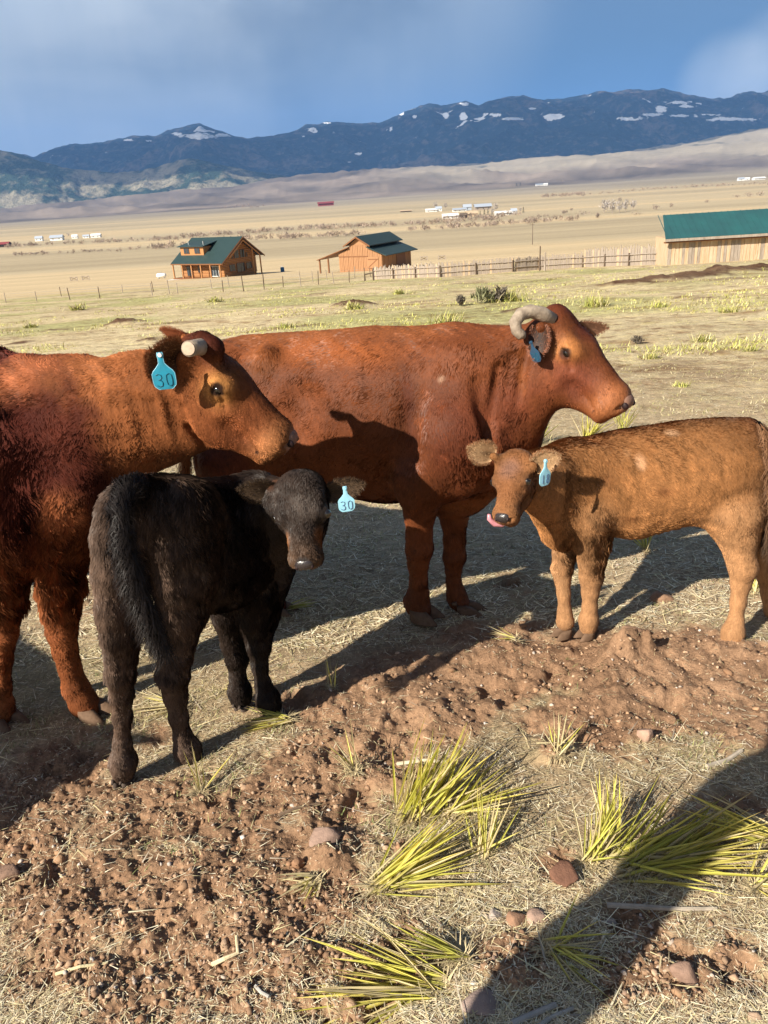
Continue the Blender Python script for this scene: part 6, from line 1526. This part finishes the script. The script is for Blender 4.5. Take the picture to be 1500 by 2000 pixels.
def yucca(px, py, ang, spread, n, lpx, wpx, label, elev=(.15, .9), mats=(0, 0, 1, 1, 2), seed=0, group='yellow leaf tufts torn up on the dug ground', name='yucca_plant'):
    """ang: heading of the fan in the picture plane of the ground, degrees (0 = right, 90 = away)"""
    p = gp(px, py); p[2] = float(ground_z(p[0], p[1], True)); m = mpp(p); R2 = random.Random(int(px * 3 + py + seed))
    t = empty(name, p, label, 'leaf tuft', group)
    mats = tuple(mats) + (2,)
    for i in range(n):
        a = math.radians(ang + R2.gauss(0, 1) * spread * .5); e = R2.uniform(*elev); L = lpx * m * R2.uniform(.6, 1.12); w = wpx * m * R2.uniform(.38, .66)
        me = LEAF[R2.choice(mats) * 3 + R2.randrange(3)]; o = bpy.data.objects.new('leaf', me); COL.objects.link(o); o.parent = t
        cw = min(.055, n * .0006); kx = R2.choice((-1, -.3, .4, 1)) * cw; ky = R2.choice((-.6, 0, .5)) * cw; o.location = (kx + R2.gauss(0, .008), ky + R2.gauss(0, .008), .004 + R2.random() * .02); o.scale = (L, w, L * .35)
        o.rotation_euler = Matrix.Rotation(a, 3, 'Z').to_4x4().to_euler(); o.rotation_euler = (R2.uniform(-.5, .5), -e, a)
    rng = np.random.default_rng(int(px)); q = 110 + 2 * n     # dead leaf bases at the crown
    a = rng.random(q) * 6.283; e = rng.uniform(-.1, 1.0, q); D = np.stack([np.cos(a) * np.cos(e), np.sin(a) * np.cos(e), np.sin(e)], 1)
    V, F, C = blades(rng.normal(size=(q, 3)) * [.012, .012, .004], D, rng.uniform(.25, .9, q) * min(lpx * m * .5, .12), np.full(q, .0045), np.array([(.60,.48,.28)]) * rng.uniform(.5, 1.1, (q, 1)), droop=.3, segs=2)
    link('dead_leaf_bases', mesh_np('dead_leaf_bases', V, F, C), t, M_STRAW)
    return t
Y = yucca
Y(810,1600,50,34,80,190,8.0,'biggest yellow-green leaf tuft, fanning upright in the centre foreground',(.05,.7),(0,0,0,1,2),name='yucca_plant')
Y(880,1600,20,40,26,190,7.5,'flattened yellow tuft lying rightwards beside the biggest one',(.02,.35),(0,1,1,2))
Y(745,1742,24,42,56,215,8.5,'yellow leaf tuft sprayed to the right from a pale crown at lower centre',(.0,.5),(0,0,1,1))
Y(946,1672,72,62,26,130,7.0,'small upright V-shaped tuft between the central and right tufts',(.5,1.2),(0,0,1,2))
Y(1190,1650,80,34,22,130,8.0,'upright pale yellow tuft right of the small V-shaped one',(.6,1.25),(0,1,2))
Y(1240,1700,10,34,96,250,8.5,'large dense tuft spreading to the right edge',(-.02,.32),(0,1,1,1,3))
Y(1150,1690,38,50,30,150,6.5,'olive tuft on the left flank of the large right-hand one',(.3,.9),(3,3,0))
Y(862,1930,174,34,60,260,8.5,'large tuft spraying leftwards at the bottom of the picture',(-.02,.30),(0,1,1,2))
Y(905,1880,165,30,20,150,7.5,'olive leaves above the bottom tuft, in half shade',(.1,.5),(3,0,3))
Y(1072,1860,-22,52,18,150,8.5,'drooping yellow tuft in the shadow at lower right',(.0,.3),(0,1,1))
Y(1530,1650,165,30,30,200,8.5,'tuft entering from the right edge, leaves pointing left',(.1,.5),(1,0,1))
Y(1480,1740,10,60,22,160,8,'low tuft at the right edge under the large spreading one',(.0,.35),(1,1,0))
Y(1090,1470,70,80,16,80,5.5,'little tuft growing from the dug soil above the centre tufts',(.3,1.2),(1,0,2))
Y(690,1508,120,50,10,90,5.5,'sparse little tuft left of the biggest one',(.3,1.0),(1,2))
Y(392,1550,88,60,9,85,5.0,'sparse little tuft below the black calf hind hooves',(.6,1.3),(1,2))
Y(560,1408,190,40,26,95,6.0,'bright yellow leaves crushed beside the black calf fore hoof',(.0,.35),(1,1,0))
Y(350,1385,170,70,22,95,6.0,'pale yellow leaves lying between the black calf legs',(.0,.25),(1,2,2))
Y(445,1350,20,50,14,70,5.0,'yellow leaves lying behind the black calf hind legs',(.0,.3),(1,2))
Y(1003,1258,165,40,9,70,5.0,'few yellow leaves at the edge of the dug soil near the calf head',(.05,.5),(1,1))
Y(648,1345,80,60,6,70,4.5,'thin sprig standing at the left edge of the dug soil',(.7,1.3),(1,2))
Y(612,1722,215,60,20,75,8.5,'short pale leaves of the uprooted root crown',(-.2,.5),(1,2,2),name='root_crown')
Y(560,1195,0,25,12,70,4.5,'green-yellow leaves under the middle cow behind the calf',(.0,.3),(0,3))
Y(1260,1078,85,70,16,60,4.5,'tuft under the belly of the tan calf',(.5,1.3),(0,3,1))
Y(1470,1160,85,60,18,75,5.0,'tuft behind the hind legs of the tan calf',(.7,1.3),(0,1))
Y(1145,862,55,50,40,70,3.6,'bright tuft just above the back of the tan calf',(.3,1.0),(0,0,1))
Y(1215,846,85,70,26,60,3.2,'thin upright tuft behind the back of the tan calf',(.7,1.3),(0,3))
Y(1050,868,60,60,30,62,3.4,'tuft behind the throat of the middle cow',(.4,1.1),(0,0,3))
for px, py, l, n, lab in [(1268,700,34,22,'upright tuft right of the middle cow muzzle'),(1462,685,34,26,'green tuft near the right edge above the tan calf'),(870,636,62,60,'wide yellow tuft behind the back of the middle cow'),(990,588,66,60,'big olive tuft on the slope behind the cow horns'),
                       (1165,598,52,44,'tall pale tuft on the slope behind the middle cow head'),(1370,668,40,24,'flat yellow tuft at the right on the slope'),(1330,755,30,16,'small dry tuft right of the muzzle'),(690,604,40,30,'yellow tuft on the big dirt heap'),
                       (150,606,34,26,'tuft on the slope at the left'),(60,640,30,20,'small tuft near the left edge on the slope'),(420,590,30,24,'tuft on the slope below the cabin'),(1290,600,30,24,'dull tuft below the long dirt ridge'),(1420,610,34,24,'dry tuft below the right shed'),(560,640,28,20,'small dry tuft left of the dirt heap'),(780,575,26,22,'tuft below the picket fence')]:
    p = gp(px, py); m = mpp(p); t = empty('grass_tuft', p, lab, 'grass tuft', 'tufts on the slope behind the cows'); q = n * 5
    a = RNG.random(q) * 6.283; e = RNG.uniform(.25, 1.35, q); D = np.stack([np.cos(a) * np.cos(e), np.sin(a) * np.cos(e), np.sin(e)], 1); pal = np.array([(.50,.50,.12),(.62,.56,.18),(.66,.56,.30),(.34,.36,.10)])
    V, F, C = blades(RNG.normal(size=(q, 3)) * [l*m*.22, l*m*.22, .004], D, RNG.uniform(.35, .8, q) * l * m, np.full(q, 2.0 * m), pal[RNG.integers(0, 4, q)] * RNG.uniform(.5, 1.1, (q, 1)), droop=.35, segs=2)
    link('blades', mesh_np('blades', V, F, C), t, M_STRAW, 'stuff')
# sagebrush bushes and sticks
for px, py, w, h, lab in [(975,590,26,26,'dark dead sagebrush beside the big olive tuft'),(900,598,16,18,'small grey sagebrush left of the big olive tuft'),(1245,672,22,14,'dark root lump on the slope right of the cow head'),(945,592,44,26,'grey-green sagebrush behind the cow horn')]:
    bush(px, py, w, h, (.12,.10,.08) if w < 30 else (.20,.20,.11), lab, 'sagebrush on the slope', 220)
def stick(pts, rpx, label, col=(.45,.38,.30)):
    G = []
    for x, y in pts:
        p = gp(x, y); p[2] = float(ground_z(p[0], p[1], True)) + .008; G.append(p)
    o0 = G[len(G)//2]; m = mpp(o0); mb = MB(); mb.tube([g - o0 for g in G], [rpx*m*k for k in ([1, .9, .8, .6, .4][:len(G)])], 7)
    o = mb.build('stick', pmat('dead_wood', col, .9, .1, bump=(90, .7, .003), var=(30, .7, tuple(np.array(col) * .5)))); o.location = Vector(o0); tag(o, label, 'stick')
stick([(1185,1772),(1250,1776),(1330,1778),(1400,1780)], 6, 'weathered stick lying below the large right-hand tuft')
stick([(1380,1500),(1420,1485),(1448,1470)], 5, 'grey stick on the ground near the right edge')
stick([(545,1598),(580,1585),(625,1572)], 4, 'dark twig on bare soil left of the biggest tuft', (.22,.15,.10))
stick([(1000,2005),(1040,1985),(1085,1965)], 7, 'dead grey branch at the bottom edge', (.40,.37,.33))
stick([(1050,2010),(1075,1990),(1120,1972)], 5, 'second thinner dead branch at the bottom edge', (.42,.39,.34))
stick([(775,1478),(830,1488),(880,1494)], 4, 'pale stalk above the biggest tuft', (.66,.56,.40))
stick([(110,1905),(160,1898),(212,1886)], 3.5, 'pale straw stalk on bare soil at lower left', (.70,.60,.36))
stick([(415,1885),(440,1880),(466,1868),(464,1840)], 5, 'bent pale husk on bare soil at the bottom left', (.72,.60,.38))
stick([(500,1930),(512,1945),(528,1958)], 4, 'grey splinter on bare soil at the bottom', (.50,.47,.42))
def scrap():
    p = gp(262, 694); m = mpp(p); mb = MB(); R2 = random.Random(2); V = []; F = []
    for i in range(9):
        for j in range(4): V.append(((i-4)*6.2*m, (j-1.5)*9*m, (.5 + R2.random()) * 2.2*m * (1 - abs(i-4)/5)))
    for i in range(8):
        for j in range(3): F.append((i*4+j, (i+1)*4+j, (i+1)*4+j+1, i*4+j+1))
    V += [(x, y, -.01) for x, y, z in V]; F += [tuple(36 + k for k in f[::-1]) for f in F]
    mb.add(V, F); o = mb.build('snow_patch', pmat('old_snow', (.82,.83,.85), .7, .2), None, True); o.location = Vector(p) + Vector((0,0,.02)); tag(o, 'small white scrap of snow behind the ear of the left cow', 'snow')
scrap()
